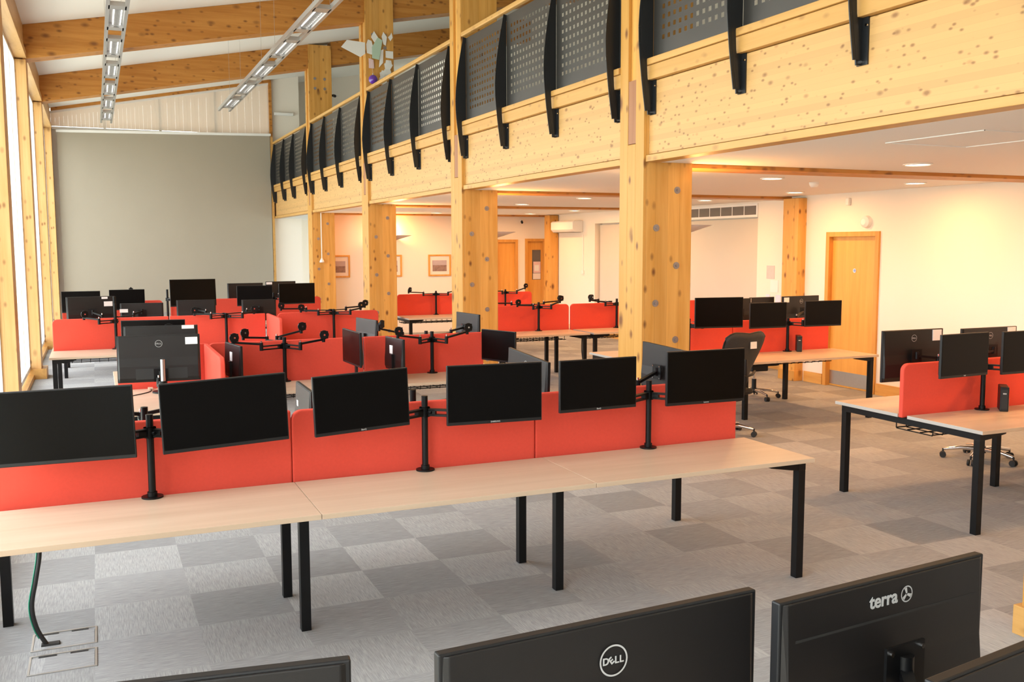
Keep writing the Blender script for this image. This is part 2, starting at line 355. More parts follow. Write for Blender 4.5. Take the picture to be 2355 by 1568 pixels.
# ================================================================ TIMBER FRAME
COLS = [2.90, 7.03, 11.38, 15.88, 20.45]
names = ['nearest to the camera at the right edge', 'large and nearest, rising in front of the balcony', 'second from the front, between two red desk banks',
         'third from the front, hung with white paper shapes', 'farthest, with a white drop rod on it']
for i, y in enumerate(COLS):
    lab = ['pine glulam column at the far right edge beside the foreground monitors', 'broad knotty pine column, the nearest and largest in the middle of the office',
           'knotty pine column second from the front, with red screens either side', 'knotty pine column with white paper shapes and purple ball pinned high up',
           'farthest knotty pine column, with a thin white rod hanging down it'][i]
    root = thing('timber_column', lab, 'column', (4.25, y, 0))
    top = zr(4.25)
    # body: recessed core and two proud outer strips on the face towards the windows
    mb = MB().box(.03, .485, 0, .4, 0, top)
    mb.box(0, .03, 0, .135, 0, top).box(0, .03, .265, .4, 0, top).box(0, .03, .135, .265, 0, 2.83)
    mb.build('shaft', 'pineZ', root, .004)
    MB().box(.004, .03, .138, .262, 2.835, 3.363).build('infill_plaque', 'plaque', root)
    for k, z in enumerate((2.44, 2.12, 1.80, 1.48, 1.16, .84, .52)):
        if i: MB().cyl((.335 if k % 2 == 0 else .13, .003, z), (.335 if k % 2 == 0 else .13, -.006, z), .03, n=20).cyl((.335 if k % 2 == 0 else .13, -.006, z), (.335 if k % 2 == 0 else .13, -.016, z), .011, n=8).build('bolt', 'bolt', root)
    for z in (5.25, 5.45):
        for x in (.13, .335): MB().cyl((x, .003, z), (x, -.006, z), .03, n=16).build('bolt', 'bolt', root)
    if i == 0: MB().box(-.025, .51, -.03, .43, 0, .15).build('plinth', 'pineYp', root, .003)
# rafters (one per frame) and left posts
for i, y in enumerate(POSTS[:-1]):
    xo = -1.0
    ord_ = ['behind the camera', 'first', 'second', 'third', 'fourth', 'fifth'][i]
    lab = ['orange roof rafter behind the viewpoint', 'orange sloping roof rafter over the nearest desks', 'orange sloping roof rafter above the nearest broad column',
           'orange sloping roof rafter meeting the second column', 'deep orange roof rafter meeting the column with paper shapes', 'deep orange roof rafter meeting the farthest column'][i]
    for xa, xb, nm in ((-.84, (4.22 if i == 1 else 4.25) if i else 9.39, ''), (4.737, 9.39, 'upper end of the ')):
        if i == 0 and nm: continue
        o = MB().prism([(xa, 4.685+.19*(xa+.84)), (xb, 4.685+.19*(xb+.84)), (xb, zr(xb)-.001), (xa, zr(xa)-.001)], 1, y+.03, y+.37).build('timber_rafter', 'pineX', None, .004)
        tag(o, nm+lab, 'beam', 'sloping roof rafters')
    plab = ['window wall post behind the viewpoint', 'window wall post beside the nearest bench', 'window wall post just left of the frame edge', 'pine window post nearest the left edge of the picture',
            'pine window post with a pale plinth beside the left desks', 'pine window post second from the far corner'][i]
    root = thing('timber_post', plab, 'post', (-1.03, y, 0), 0, 'pine posts along the window wall')
    MB().box(-.1, .23, 0, .4, 0, 4.68).build('shaft', 'pineZw', root, .004)
    MB().box(-.1, .30, -.05, .45, 0, .15).build('plinth', 'pineYp', root, .003)
root = thing('timber_post', 'pine window post in the far corner beside the grey screen', 'post', (-1.03, 24.85, 0), 0, 'pine posts along the window wall')
MB().box(-.1, .23, 0, .34, 0, 4.70).build('shaft', 'pineZw', root, .004)
# mezzanine edge beams, one per bay, and joists showing in the lower ceiling
bays = [(-1.07, 2.93), (3.33, 7.03), (7.43, 11.38), (11.78, 15.88), (16.28, 20.45), (20.85, YB)]
fins = [[], [3.41, 4.59, 5.77, 6.965], [7.52, 8.78, 10.04, 11.31], [11.87, 13.2, 14.53, 15.81], [16.36, 17.84, 19.16, 20.38], [20.95, 22.4, 23.6, 24.9]]
blab = ['bay beside the camera', 'long pale pine balcony beam at upper right, nearest the camera', 'pale pine balcony beam between the nearest and second columns',
        'pale pine balcony beam between the second column and the paper-hung column', 'pale pine balcony beam between the two farthest columns', 'short pine balcony beam running into the far wall']
rlab = ['', 'black perforated balcony railing at upper right, nearest the camera', 'black perforated balcony railing between the nearest and second columns',
        'black perforated balcony railing between second and paper-hung columns', 'black perforated balcony railing between the two farthest columns', 'short black balcony railing at the far wall']
def perforated(mb, x, y0, y1, z0, z1, p=.08, h=.035, my=.085, mz=.075):
    ny = int((y1-y0-2*my)/p); nz = int((z1-z0-2*mz)/p)
    oy = (y0+y1-ny*p)/2; oz = (z0+z1-nz*p)/2
    def q(a, b, c, d_): mb.add([(x, a, c), (x, b, c), (x, b, d_), (x, a, d_)], [(0, 1, 2, 3)])
    q(y0, oy, z0, z1); q(oy+ny*p, y1, z0, z1); q(oy, oy+ny*p, z0, oz); q(oy, oy+ny*p, oz+nz*p, z1)
    g_ = (p-h)/2
    for i in range(ny):
        for k in range(nz):
            a, b, c, d_ = oy+i*p, oy+(i+1)*p, oz+k*p, oz+(k+1)*p
            mb.add([(x, a, c), (x, b, c), (x, b, d_), (x, a, d_), (x, a+g_, c+g_), (x, b-g_, c+g_), (x, b-g_, d_-g_), (x, a+g_, d_-g_)],
                   [(0, 1, 5, 4), (1, 2, 6, 5), (2, 3, 7, 6), (3, 0, 4, 7)])
for i, (a, b) in enumerate(bays):
    root = thing('balcony_beam', blab[i] if i else 'pale pine balcony beam beside the camera', 'beam', (4.25, (a+b)/2, ZM)); h = (b-a)/2
    MB().box(.05, .17, -h, h, .062, .655).build('fascia', 'pineY', root, .003)
    MB().box(.02, .17, -h, h, 0, .054).build('bottom_strip', 'pineYp', root, .003)
    MB().box(.0, .17, -h, h, .66, .775).build('ledge', 'pineYp', root, .004)
    MB().box(-.02, .17, -h, h, .778, .83).build('capping', 'pineYp', root, .004)
    if i == 0: continue
    rr = thing('balcony_railing', rlab[i], 'railing', (4.25, a, 3.5)); ff = fins[i]
    MB().box(.0, .06, 0, b-a, 1.03, 1.085).build('handrail', 'pineYp', rr, .012)
    # bowed fin
    outer = [(-.010, -.42), (-.028, -.30), (-.048, -.15), (-.064, 0), (-.074, .12), (-.077, .25), (-.070, .38), (-.056, .52), (-.036, .66), (-.012, .80), (.012, .92), (.028, 1.01)]
    inner = [(.036, 1.0), (.036, .0), (-.022, -.01), (-.014, -.15), (.006, -.28), (.02, -.42)]
    fl_i = [(x+.012, z) for x, z in outer]
    for y in ff:
        mb = MB().prism(outer+inner, 1, y-a-.006, y-a+.006)
        for p, q in zip(outer[:-1], outer[1:]): mb.bar((p[0], y-a, p[1]), (q[0], y-a, q[1]), .045, .008)
        pf = mb.build('post', 'fin', rr)
        MB().box(.040, .05, y-a-.045, y-a+.045, -.45, -.16).prism([(.0, -.45), (.04, -.45), (.04, -.17), (-.02, -.17)], 1, y-a+.006, y-a+.016).build('bracket', 'fin', pf)
        mb = MB()
        for dy, z in ((-.035, -.22), (.035, -.22), (0, -.43)): mb.cyl((.041, y-a+dy, z), (.030, y-a+dy, z), .009, n=8)
        mb.build('fixing_bolts', 'chrome', pf)
    for p, q in zip(ff[:-1], ff[1:]):
        mb = MB(); perforated(mb, .038, p-a+.01, q-a-.01, .02, 1.0); mb.build('perforated_panel', 'perf', rr)
    for p, q in ((a, ff[0]), (ff[-1], b)):
        if q-p > .05: MB().box(.037, .039, p-a+.002, q-a-.002, .02, 1.0).build('end_panel', 'perf', rr)
for i, y in enumerate((2.95, 7.05, 11.40, 15.9, 20.47)):
    o = MB().box(4.74, 9.4 if i < 2 else 9.9, y, y+.38, ZM-.035, ZM+.01).build('ceiling_joist', 'pineX', None, .003)
    tag(o, ['timber strip across the lower ceiling by the right edge', 'timber strip across the lower ceiling from the nearest column to the door wall', 'timber strip across the lower ceiling from the second column to the wall post',
            'timber strip across the lower ceiling from the paper-hung column', 'timber strip along the top of the cream end wall'][i], 'beam', 'timber strips across the lower ceiling')
o = MB().box(9.25, 9.42, 11.05, 11.38, 0, ZM-.035).box(9.42, 9.5, 11.33, 11.38, 0, ZM-.035).box(9.24, 9.4, 11.04, 11.4, 0, .15).build('wall_post', 'pineZ', None, .004)
tag(o, 'knotty pine post against the right wall, left of the single door', 'post')
o = MB().box(9.66, 9.88, 20.1, 20.38, 0, ZM-.01).build('wall_post', 'pineZ', None, .004)
tag(o, 'pine post in the far corner, beside the glazed door and air conditioner', 'post')
# skirtings
struct(MB().box(9.375, 9.4, -6, 9.60, 0, .15).box(9.375, 9.4, 10.62, 11.0, 0, .15).build('baseboard_right', 'skirt'))
struct(MB().box(9.87, 9.9, 11.4, 12.8, 0, .17).box(10.03, 10.08, 12.8, 16, 0, .17).box(9.87, 9.9, 15.98, 16.62, 0, .17).box(10.03, 10.08, 16.6, 18.35, 0, .17).box(9.87, 9.9, 18.33, 20.1, 0, .17).build('baseboard_right.001', 'skirt'))

# doors
def door(n, loc, rz, w_, h_, glazed=False, kick=False):
    """door in a wall: local x along wall, local -y into the room"""
    root = D.objects.new('door_%d' % n, None); COL.objects.link(root); root.location = loc; root.rotation_euler = (0, 0, rz); root['kind'] = 'structure'
    fw_ = .065
    MB().box(-w_/2-fw_, -w_/2, -.03, .10, 0, h_+fw_).box(w_/2, w_/2+fw_, -.03, .10, 0, h_+fw_).box(-w_/2, w_/2, -.03, .10, h_, h_+fw_).build('door_frame', 'frame', root, .003)
    if glazed:
        x0, x1, z0, z1 = .12*w_-w_*.12, .40*w_, 1.15, 1.86
        x0, x1 = -.06, .17
        mb = MB().box(-w_/2, x0, .06, .10, .005, h_).box(x1, w_/2, .06, .10, .005, h_).box(x0, x1, .06, .10, .005, z0).box(x0, x1, .06, .10, z1, h_)
        mb.build('door_leaf', 'doorw', root); MB().box(x0, x1, .075, .085, z0, z1).build('vision_panel', 'greyd', root)
        p = MB().box(x0+.03, x1-.01, .055, .058, 1.31, 1.58).build('poster', 'pinkp', root)
        MB().box(x0+.06, x1-.05, .052, .055, 1.36, 1.50).build('poster_picture', 'paper', p)
        MB().box(x0+.02, x1-.01, .055, .057, 1.16, 1.30).build('lower_notice', 'mount', root)
    else:
        MB().box(-w_/2, w_/2, .045, .09, .005, h_).build('door_leaf', 'doorw', root)
    if kick:
        MB().box(-w_/2+.01, w_/2-.01, .038, .045, .03, .22).build('kick_plate', 'steel', root)
        MB().cyl((0, .045, 1.62), (0, .040, 1.62), .03, n=20).build('door_sign', 'steel', root)
        MB().cyl((0, .040, 1.62), (0, .038, 1.62), .02, n=16).build('sign_symbol', mat('sign_blue', (.25, .35, .7), .5, noise=(5, .05)), root)
    return root
door(1, (9.4, 10.11, 0), -PI/2, .86, 2.08, kick=True)
door(2, (8.90, 20.86, 0), 0, .44, 2.04)
door(3, (9.65, 20.86, 0), 0, .42, 2.06, glazed=True)

# wall and ceiling fittings
o = MB().box(10.0, 10.03, 12.85, 15.95, .25, 2.40).build('roller_blind', 'blind'); tag(o, 'beige blind in the wall recess under the vent grille', 'blind')
o = MB().box(10.0, 10.03, 16.65, 18.3, .25, 2.40).build('roller_blind', 'blind'); tag(o, 'narrow beige blind in the wall recess right of the air conditioner', 'blind')
root = thing('air_vent', 'long dark slotted air vent grille high on the right wall', 'vent', (9.9, 14.3, 2.43))
MB().box(-.012, 0, -1.5, 1.5, -.01, .215).build('frame', 'white', root, .003)
for k in range(9):
    MB().box(-.016, -.010, -1.46+k*.325, -1.46+k*.325+.30, .03, .175).build('slot', 'greyd', root)
root = thing('air_conditioner', 'white wall-mounted air conditioner near the far corner post', 'air conditioner', (9.9, 19.45, 2.26))
MB().prism([(0, 0), (-.20, .0), (-.26, .06), (-.26, .22), (-.22, .25), (0, .25)], 1, -.55, .55).build('casing', 'white', root, .01)
MB().box(-.22, -.03, -.5, .5, -.008, .002).build('air_flap', 'greyd', root)
o = MB().box(9.885, 9.9, 18.86, 18.9, 1.42, 2.2).box(9.87, 9.9, 18.83, 18.93, 1.34, 1.42).build('wall_controller', 'white'); tag(o, 'thin white conduit and switch below the air conditioner', 'switch')
root = thing('alarm_sounder', 'round white alarm bell on the wall above the right door', 'alarm', (9.4, 9.86, 2.27))
mb = MB(); mb.cyl((0, 0, 0), (-.05, 0, 0), .085, .075, 28).cyl((-.05, 0, 0), (-.075, 0, 0), .075, .04, 28); mb.build('dome', 'white', root)
root = thing('motion_sensor', 'small white motion sensor high on the right wall', 'sensor', (9.4, 10.2, 2.5))
MB().box(-.05, 0, -.03, .03, 0, .1).build('body', 'white', root, .01)
root = thing('smoke_detector', 'white smoke detector on the lower ceiling between downlights', 'smoke detector', (7.45, 8.65, ZM))
MB().lathe([(0, -.055), (.035, -.055), (.05, -.03), (.055, 0), (.0, 0)], 24).build('dome', 'white', root)
o = MB().box(5.0, 5.75, 4.3, 4.304, ZM-.006, ZM).box(5.0, 5.004, 4.3, 5.1, ZM-.006, ZM).box(5.75, 5.754, 4.3, 5.1, ZM-.006, ZM).box(5.0, 5.75, 5.1, 5.104, ZM-.006, ZM).build('access_hatch', 'white')
tag(o, 'thin outline of an access hatch in the lower ceiling at right', 'hatch')
for (y0, z0, hh, ww, mt_, lb) in ((12.45, 1.43, .21, .19, 'pinkp', 'pink notice sheet on the wall left of the pine post'), (12.35, 1.22, .19, .19, 'paper', 'white notice sheet pinned below the pink one'), (12.25, .98, .2, .12, 'lilac', 'lilac notice sheet pinned low beside the pine post'), (12.5, .98, .2, .1, 'lilac', 'second lilac sheet, just left of the other')):
    o = MB().box(9.894, 9.899, y0-ww/2, y0+ww/2, z0, z0+hh).build('notice_sheet', mt_); tag(o, lb, 'notice')
# framed pictures
for (x, lb) in ((7.23, 'framed landscape print on the cream end wall, the most visible one'), (6.06, 'framed print half hidden behind the paper-hung column'), (4.875, 'framed print half hidden behind the farthest column')):
    root = thing('framed_picture', lb, 'picture', (x, 20.86, 1.275), 0, 'framed prints on the end wall')
    MB().box(-.27, -.235, -.03, 0, 0, .49).box(.235, .27, -.03, 0, 0, .49).box(-.235, .235, -.03, 0, 0, .035).box(-.235, .235, -.03, 0, .455, .49).build('frame', 'frame', root, .004)
    MB().box(-.235, .235, -.012, -.004, .035, .455).build('mount', 'mount', root)
    MB().box(-.17, .17, -.014, -.012, .11, .36).build('print', 'art', root)
    MB().box(-.16, .17, -.016, -.014, .25, .36).build('print_sky', mat('print_sky', (.45, .38, .42), .6, noise=(10, .15)), root)
# up-lighters: three on the columns, one on the end wall
for px, py, rz, pw, lb in ((4.735, COLS[1]+.2, 0, 45, 'white wedge up-lighter on the nearest column'), (4.735, COLS[2]+.2, 0, 45, 'white wedge up-lighter on the second column'),
                           (4.735, COLS[3]+.2, 0, 60, 'white wedge up-lighter on the column with paper shapes'), (6.02, 20.86, -PI/2, 70, 'white up-lighter on the end wall behind the paper-hung column')):
    root = thing('wall_uplighter', lb, 'wall light', (px, py, 2.05), rz, 'white wedge up-lighters')
    n_ = 14; vs = [(.005, 0, 0)]; fs = []; vs2 = []
    for k in range(n_+1):
        a = -PI/2+PI*k/n_; vs.append((.33*math.cos(a)+.005, .19*math.sin(a), .10))
        vs2 += [(.33*math.cos(a)+.005, .19*math.sin(a), .10), (.30*math.cos(a)+.005, .165*math.sin(a), .10)]
    for k in range(1, n_+1): fs.append((0, k, k+1))
    mb = MB().add(vs, fs, True); mb.add(vs2, [(2*k, 2*k+2, 2*k+3, 2*k+1) for k in range(n_)])
    mb.build('shade', 'white', root)
    lamp('uplighter_lamp', 'POINT', (px+.12*math.cos(rz), py+.12*math.sin(rz), 2.24), pw, WARM, shadow_soft_size=.05)
root = thing('exit_sign', 'small yellow sign high above the left far door', 'sign', (8.74, 20.86, 2.19))
MB().box(-.10, .10, -.03, 0, 0, .07).build('sign_box', mat('sign_yellow', (.80, .62, .08), .5, noise=(5, .05)), root, .004)
root = thing('security_camera', 'tiny black camera on the end wall between the two far doors', 'camera', (9.28, 20.86, 2.50))
MB().box(-.03, .03, -.04, 0, .03, .07).build('bracket', 'white', root); MB().cyl((0, -.03, .03), (-.02, -.10, .0), .028, n=12).build('body', 'blackp', root)
# downlights
DL = ['round downlight nearest the camera, at right above the door wall strip', 'round downlight at far right, just behind the timber strip', 'round downlight right of the nearest column top, before the smoke detector',
      'round downlight above the knotty wall post', 'small round downlight in front of the vent grille', 'small round downlight left of the nearest column, nearer the front', 'small round downlight above the air conditioner',
      'tiny round downlight above the far doors', 'small round downlight just right of the second column top', 'tiny round downlight above the framed landscape print', 'round downlight off to the right above the right-edge desks',
      'round downlight beyond the right edge of the picture', 'round downlight by the right edge of the lower ceiling', 'small round downlight hidden near the second column top', 'small round downlight near the recessed blinds',
      'round downlight hidden behind the nearest column top', 'round downlight over the foreground, out to the right', 'round downlight over the foreground wall side']
for k, (x, y) in enumerate([(6.6, 6.35), (8.6, 8.3), (6.55, 8.25), (8.6, 10.35), (8.8, 12.7), (6.7, 12.75), (8.95, 17.45), (8.9, 19.5), (6.7, 15.0), (6.75, 19.6), (6.6, 4.4), (8.6, 4.2), (8.6, 6.2), (6.6, 17.3), (8.85, 15.1), (6.65, 10.4), (6.6, 2.4), (8.6, 2.2)]):
    lb = DL[k]
    root = thing('downlight', lb, 'ceiling light', (x, y, ZM), 0, 'round downlights in the lower ceiling')
    MB().lathe([(.105, 0), (.122, 0), (.124, -.008), (.105, -.012), (.105, 0)], 28).build('rim', 'white', root)
    MB().cyl((0, 0, -.001), (0, 0, -.006), .105, n=28).build('diffuser', 'led', root)
    lamp('downlight_lamp', 'AREA', (x, y, ZM-.03), 21, WARM, shape='DISK', size=.17)
# suspended louvre lights
def linear(x, y0, z, nmod, pitch, wd, lb):
    root = thing('linear_pendant_light', lb, 'pendant light', (x, y0, z)); Ltot = nmod*pitch
    MB().box(-wd/2, -wd/2+.04, 0, Ltot, 0, .06).build('side_rail', 'alu', root); MB().box(wd/2-.04, wd/2, 0, Ltot, 0, .06).build('side_rail', 'alu', root)
    for k in range(nmod):
        a = k*pitch
        MB().box(-wd/2+.025, wd/2-.025, a+pitch*.62, a+pitch*.72, 0, .05).build('end_plate', 'alu', root)
        MB().box(-wd/2+.025, wd/2-.025, a, a+pitch*.1, 0, .05).build('end_plate', 'alu', root)
        MB().box(-wd/2+.025, wd/2-.025, a+pitch*.1, a+pitch*.62, .05, .06).build('reflector', 'alu', root)
        lm = MB(); q = 12; pl = [(a+pitch*.1, .045)]
        for j in range(q):
            yy = a+pitch*.1+pitch*.52*(j+.5)/q; pl += [(yy-.004, .042), (yy-.004, .005), (yy+.004, .005), (yy+.004, .042)]
        lm.prism(pl+[(a+pitch*.62, .045)], 0, -.025, .042); lm.build('louvre', 'alu', root)
        MB().cyl((-.03, a+pitch*.12, .03), (-.03, a+pitch*.60, .03), .008, n=8).cyl((.05, a+pitch*.12, .03), (.05, a+pitch*.60, .03), .008, n=8).build('tube', 'tube', root)
        if k % 2 == 0:
            zt = zr(x)-z
            MB().cyl((-wd/2+.02, a+.1, .06), (-wd/2+.02, a+.1, zt), .002, n=5).cyl((wd/2-.02, a+.1, .06), (wd/2-.02, a+.1, zt), .002, n=5).build('suspension_wire', 'steel', root)
    return root
linear(.35, 9.9, 4.62, 7, 1.85, .24, 'long suspended louvre light running towards the far screen, nearer the windows')
linear(2.47, 7.4, 4.62, 7, 1.8, .24, 'long suspended louvre light nearer the balcony')

# paper decorations on the third column
root = thing('paper_bird_decoration', 'white folded paper shapes and pale green sheet pinned high on a column', 'decoration', (4.25, 15.88, 4.7))
def flat(poly, y, name, mt_, th=.006): return MB().prism(poly, 1, y, y+th).build(name, mt_, root)
flat([(-.42, .50), (-.32, .62), (-.02, .60), (-.02, .42), (-.10, .36)], -.06, 'paper_wing', 'paper')
flat([(.02, .44), (.10, .42), (.13, .52), (.10, .64), (.04, .66), (.01, .58)], -.03, 'paper_sheet', 'paper')
flat([(.09, .70), (.14, .80), (.24, .66), (.22, .56), (.16, .60)], -.04, 'paper_sheet', 'paper')
flat([(.10, .36), (.22, .34), (.28, .66), (.20, .70), (.10, .54)], -.05, 'green_sheet', 'green')
flat([(.27, .72), (.30, .80), (.36, .72), (.34, .58), (.30, .60)], -.04, 'paper_sheet', 'paper')
flat([(.38, .72), (.42, .76), (.44, .80), (.46, .72), (.42, .66)], -.04, 'paper_sheet', 'paper')
flat([(.34, .50), (.47, .50), (.47, .38), (.34, .39)], -.02, 'paper_card', 'paper')
flat([(.25, .50), (.30, .52), (.29, .30), (.22, .22)], -.03, 'paper_strip', 'paper')
flat([(.05, .36), (.13, .34), (.14, .20), (.05, .20)], -.02, 'picture_card', 'pinkp')
for k in range(11):
    cx, cz = .26+.17*random.random()*(1 if k > 3 else .3), -.02+.30*random.random()
    s_ = .05+.03*random.random(); a0 = random.random()*PI
    flat([(cx+s_*math.cos(a0+j*PI/2.5)*(.8+.4*random.random()), cz+s_*math.sin(a0+j*PI/2.5)) for j in range(5)], -.02-.008*k, 'paper_petal', 'paper')
root = thing('hanging_bauble', 'shiny purple ball hanging beside the balcony handrail', 'ornament', (4.33, 15.72, 4.62))
mb = MB(); mb.lathe([(max(1e-4, .075*math.sin(PI*k/12)), -.075*math.cos(PI*k/12)) for k in range(13)], 24, (0, 0, .075)); mb.build('ball', 'purple', root)
MB().cyl((0, 0, .148), (0, 0, .175), .012, n=8).build('cap', 'chrome', root)
MB().cyl((0, 0, .17), (0, .15, .5), .0015, n=5).build('string', 'white', root)
root = thing('drop_rod_sensor', 'thin white rod with a small cone hanging from the balcony beam at the farthest column', 'sensor', (4.43, 20.38, 1.62))
MB().cyl((0, 0, .06), (0, 0, 1.05), .010, n=8).build('rod', 'white', root)
MB().lathe([(0, 0), (.05, 0), (.045, .03), (.015, .09), (0, .09)], 16).build('cone', 'white', root)
root = thing('security_camera', 'small black camera on a bracket beside the farthest column, above the balcony', 'camera', (4.74, 20.55, 5.14))
MB().box(0, .06, -.02, .02, -.02, .02).cyl((.05, 0, 0), (.05, -.14, -.03), .03, n=14).build('body', 'blackp', root)
MB().cyl((.05, 0, .0), (.16, .0, .0), .012, n=8).build('bracket', 'white', root)
root = thing('wall_light_fitting', 'white strip fitting on the upper far wall left of the farthest column', 'wall light', (4.83, 24.4, 5.30))
MB().box(-.5, -.02, .70, .76, -.03, .04).box(-.06, .0, .74, .8, -.02, .02).build('body', 'white', root, .01)

# ================================================================ BENCHES
ZD = .73
def bench(lb, x0, x1, c, nseg, half=.72, gap=.045, near=True, far=True, inner=.26, left_inner=False, pale=True, tray=None, zoff=0, cat='desk'):
    """row of desks; local origin at left end, centre line, on the floor"""
    root = thing('bench_desk', lb, cat, (x0, c, 0)); W = x1-x0; sw = W/nseg
    for k in range(nseg):
        for sgn, on in ((-1, near), (1, far)):
            if not on: continue
            a, b = k*sw+(.0015 if k else 0), (k+1)*sw-(.0015 if k < nseg-1 else 0)
            y0, y1 = sorted((sgn*gap, sgn*half)); mb = MB().box(a, b, y0, y1, ZD-.025, ZD)
            # pale edging on the outer ends
            for q, f in enumerate(mb.f):
                xs = [mb.v[i][0] for i in f]
                if max(xs)-min(xs) < 1e-6 and pale and (abs(xs[0]) < 1e-6 or abs(xs[0]-W) < 1e-6): mb.mi[q] = 1
            mb.build('tabletop', ['oak', 'edge'], root, .0015)
    zt = ZD-.026; L_ = .05
    fr = MB()
    for y in (-.3, .3): fr.box(.06, W-.06, y-.025, y+.025, zt-.04, zt)
    yo = half-.045
    for xe in (.03, W-.03-L_): fr.box(xe, xe+L_, -yo if near else 0, yo if far else 0, zt-.05, zt)
    for k in range(1, nseg): fr.box(k*sw-L_/2, k*sw+L_/2, -inner-.1, inner+.1, zt-.05, zt)
    for xe, dx in ((.03, 1), (W-.03, -1)):
        for y in (-yo+.002, yo-.052):
            if ((y < 0 and near) or (y > 0 and far)) and not (left_inner and dx > 0): fr.prism([(xe+dx*.05, zt-.05), (xe+dx*.05, zt), (xe+dx*.25, zt), (xe+dx*.25, zt-.02), (xe+dx*.1, zt-.045)], 1, y, y+.05)
    fr.build('frame', 'black', root)
    for xe in (.03, W-.03-L_):
        for y in ((-yo, yo-L_) if not (left_inner and xe < .1) else (.40,)):
            if left_inner and xe < .1: xe = .01
            if (y < 0 and near) or (y > 0 and far): MB().box(xe, xe+L_, y, y+L_, 0, zt-.05).build('leg', 'black', root, .002)
    for k in range(1, nseg):
        for y in (-inner-L_/2, inner-L_/2): MB().box(k*sw-L_/2, k*sw+L_/2, y, y+L_, 0, zt-.05).build('leg', 'black', root, .002)
    for k in (range(nseg) if tray is None else tray):
        t = MB(); a, b = k*sw+.12, (k+1)*sw-.12
        for y in (-.17, -.06, .06, .17):
            t.box(a, b, y-.004, y+.004, zt-.11, zt-.102)
        x = a
        while x < b: t.box(x, x+.006, -.17, .17, zt-.115, zt-.108).box(x, x+.006, -.176, -.17, zt-.11, zt-.04).box(x, x+.006, .17, .176, zt-.11, zt-.04); x += .1
        t.box(a, b, -.178, -.170, zt-.05, zt-.035).box(a, b, .170, .178, zt-.05, zt-.035)
        t.build('cable_tray', 'black', root)
    return root
bA = bench('long oak-topped desk row with black square legs, in the foreground', -.53, 3.83, 5.09, 3, left_inner=True)
bE = bench('oak-topped desk row at the right edge with an empty near end', 5.40, 9.3, 5.25, 3, half=.70, tray=[0])
bD = bench('oak-topped desk row behind the nearest column, black monitors and mesh chair', 5.26, 8.12, 9.07, 2, half=.80)
bB = bench('oak-topped desk row of the second bank from the windows, middle distance', .90, 3.74, 8.97, 2, half=.68)
bH = bench('oak-topped desk row of the third bank, against the window wall', -.52, 3.52, 12.68, 3, half=.80)
bC1 = bench('oak-topped desk row of the right middle bank, left of the screen seam', 5.05, 6.42, 12.72, 1, half=.70)
bC2 = bench('oak-topped desk row of the right middle bank, right of the screen seam', 6.48, 9.25, 12.72, 2, half=.70)
bF = bench('small oak-topped desk row by the cream end wall under the pictures', 4.88, 7.58, 16.5, 2, half=.80)
bJ = bench('oak-topped desk row farthest down the office, before the grey screen', -.52, 3.60, 16.5, 3, half=.75)
bZ = bench('desk row just below the picture edge carrying the foreground monitors', -.45, 2.45, 1.05, 2, half=.62)
# desk pair turned at a right angle at the left end of the second bank
root = thing('bench_desk', 'oak desk turned side-on at the left end of the second bank, cable on it', 'desk', (.12, 8.97, 0))
MB().box(0, .75, -1.33, -.03, ZD-.025, ZD).build('tabletop', 'oak', root, .0015); MB().box(0, .75, .03, 1.36, ZD-.025, ZD).build('tabletop', 'oak', root, .0015)
MB().box(.03, .72, -1.30, -1.25, ZD-.076, ZD-.026).box(.03, .72, 1.28, 1.33, ZD-.076, ZD-.026).box(.03, .08, -1.25, 1.28, ZD-.076, ZD-.026).box(.67, .72, -1.25, 1.28, ZD-.076, ZD-.026).build('frame', 'black', root)
for x in (.03, .67):
    for y in (-1.30, 1.28): MB().box(x, x+.05, y, y+.05, 0, ZD-.076).build('leg', 'black', root, .002)

def screen(lb, x0, x1, y, rad=(0, 0), z0=.705, z1=1.105, group=None, th=.038):
    o = MB().prism([(px-x0, pz) for px, pz in rrect(x0, x1, 0, z1-z0, .055, (0, 0, rad[1], rad[0]))], 1, -th/2, th/2).build('desk_screen', 'red', None, .008)
    o.location = (x0, y, z0); return tag(o, lb, 'desk screen', group)
def screen_y(lb, x, y0, y1, z0=.705, z1=1.105, near_round=True, th=.038):
    o = MB().prism([(py-y0, pz) for py, pz in rrect(y0, y1, 0, z1-z0, .055, (0, 0, 0, 1))], 0, -th/2, th/2).build('desk_screen', 'red', None, .008)
    o.location = (x, y0, z0); return tag(o, lb, 'desk screen')
screen('red felt screen at the left end of the foreground desk row', -.49, .922, 5.112)
screen('red felt screen with a rounded left corner in the middle of the foreground row', .925, 2.352, 5.112, (1, 0))
screen('red felt screen at the right end of the foreground desk row', 2.358, 3.80, 5.112, (0, 0))
screen('short red felt screen behind the big grey monitor at the left', .14, .885, 8.99)
screen('red felt screen with rounded corner, second bank left half', .90, 2.33, 8.99, (1, 0))
screen('red felt screen of the second bank, right half ending at a dark monitor', 2.34, 3.57, 8.99, (0, 0))
screen_y('side-on red screen at the left end of the second bank, lit pale by the windows', .885, 7.75, 8.96)
screen('red felt screen beside the window wall on the third bank', -.50, .815, 12.69, (1, 0))
screen('red felt screen of the third bank, middle panel', .83, 2.0, 12.69, (0, 0))
screen('red felt screen of the third bank, right panel with rounded corners', 2.16, 3.51, 12.69, (1, 1))
screen_y('narrow side-on red screen between the middle and right panels of the third bank', 2.03, 11.7, 12.66)
screen('red felt screen directly right of the second column, middle bank', 5.06, 6.435, 12.74, (1, 1))
screen('red felt screen right of the seam, running behind the nearest column', 6.465, 7.9, 12.74, (1, 0))
screen('red felt screen of the middle bank, hidden end nearest the right wall', 7.905, 9.2, 12.74, (0, 1))
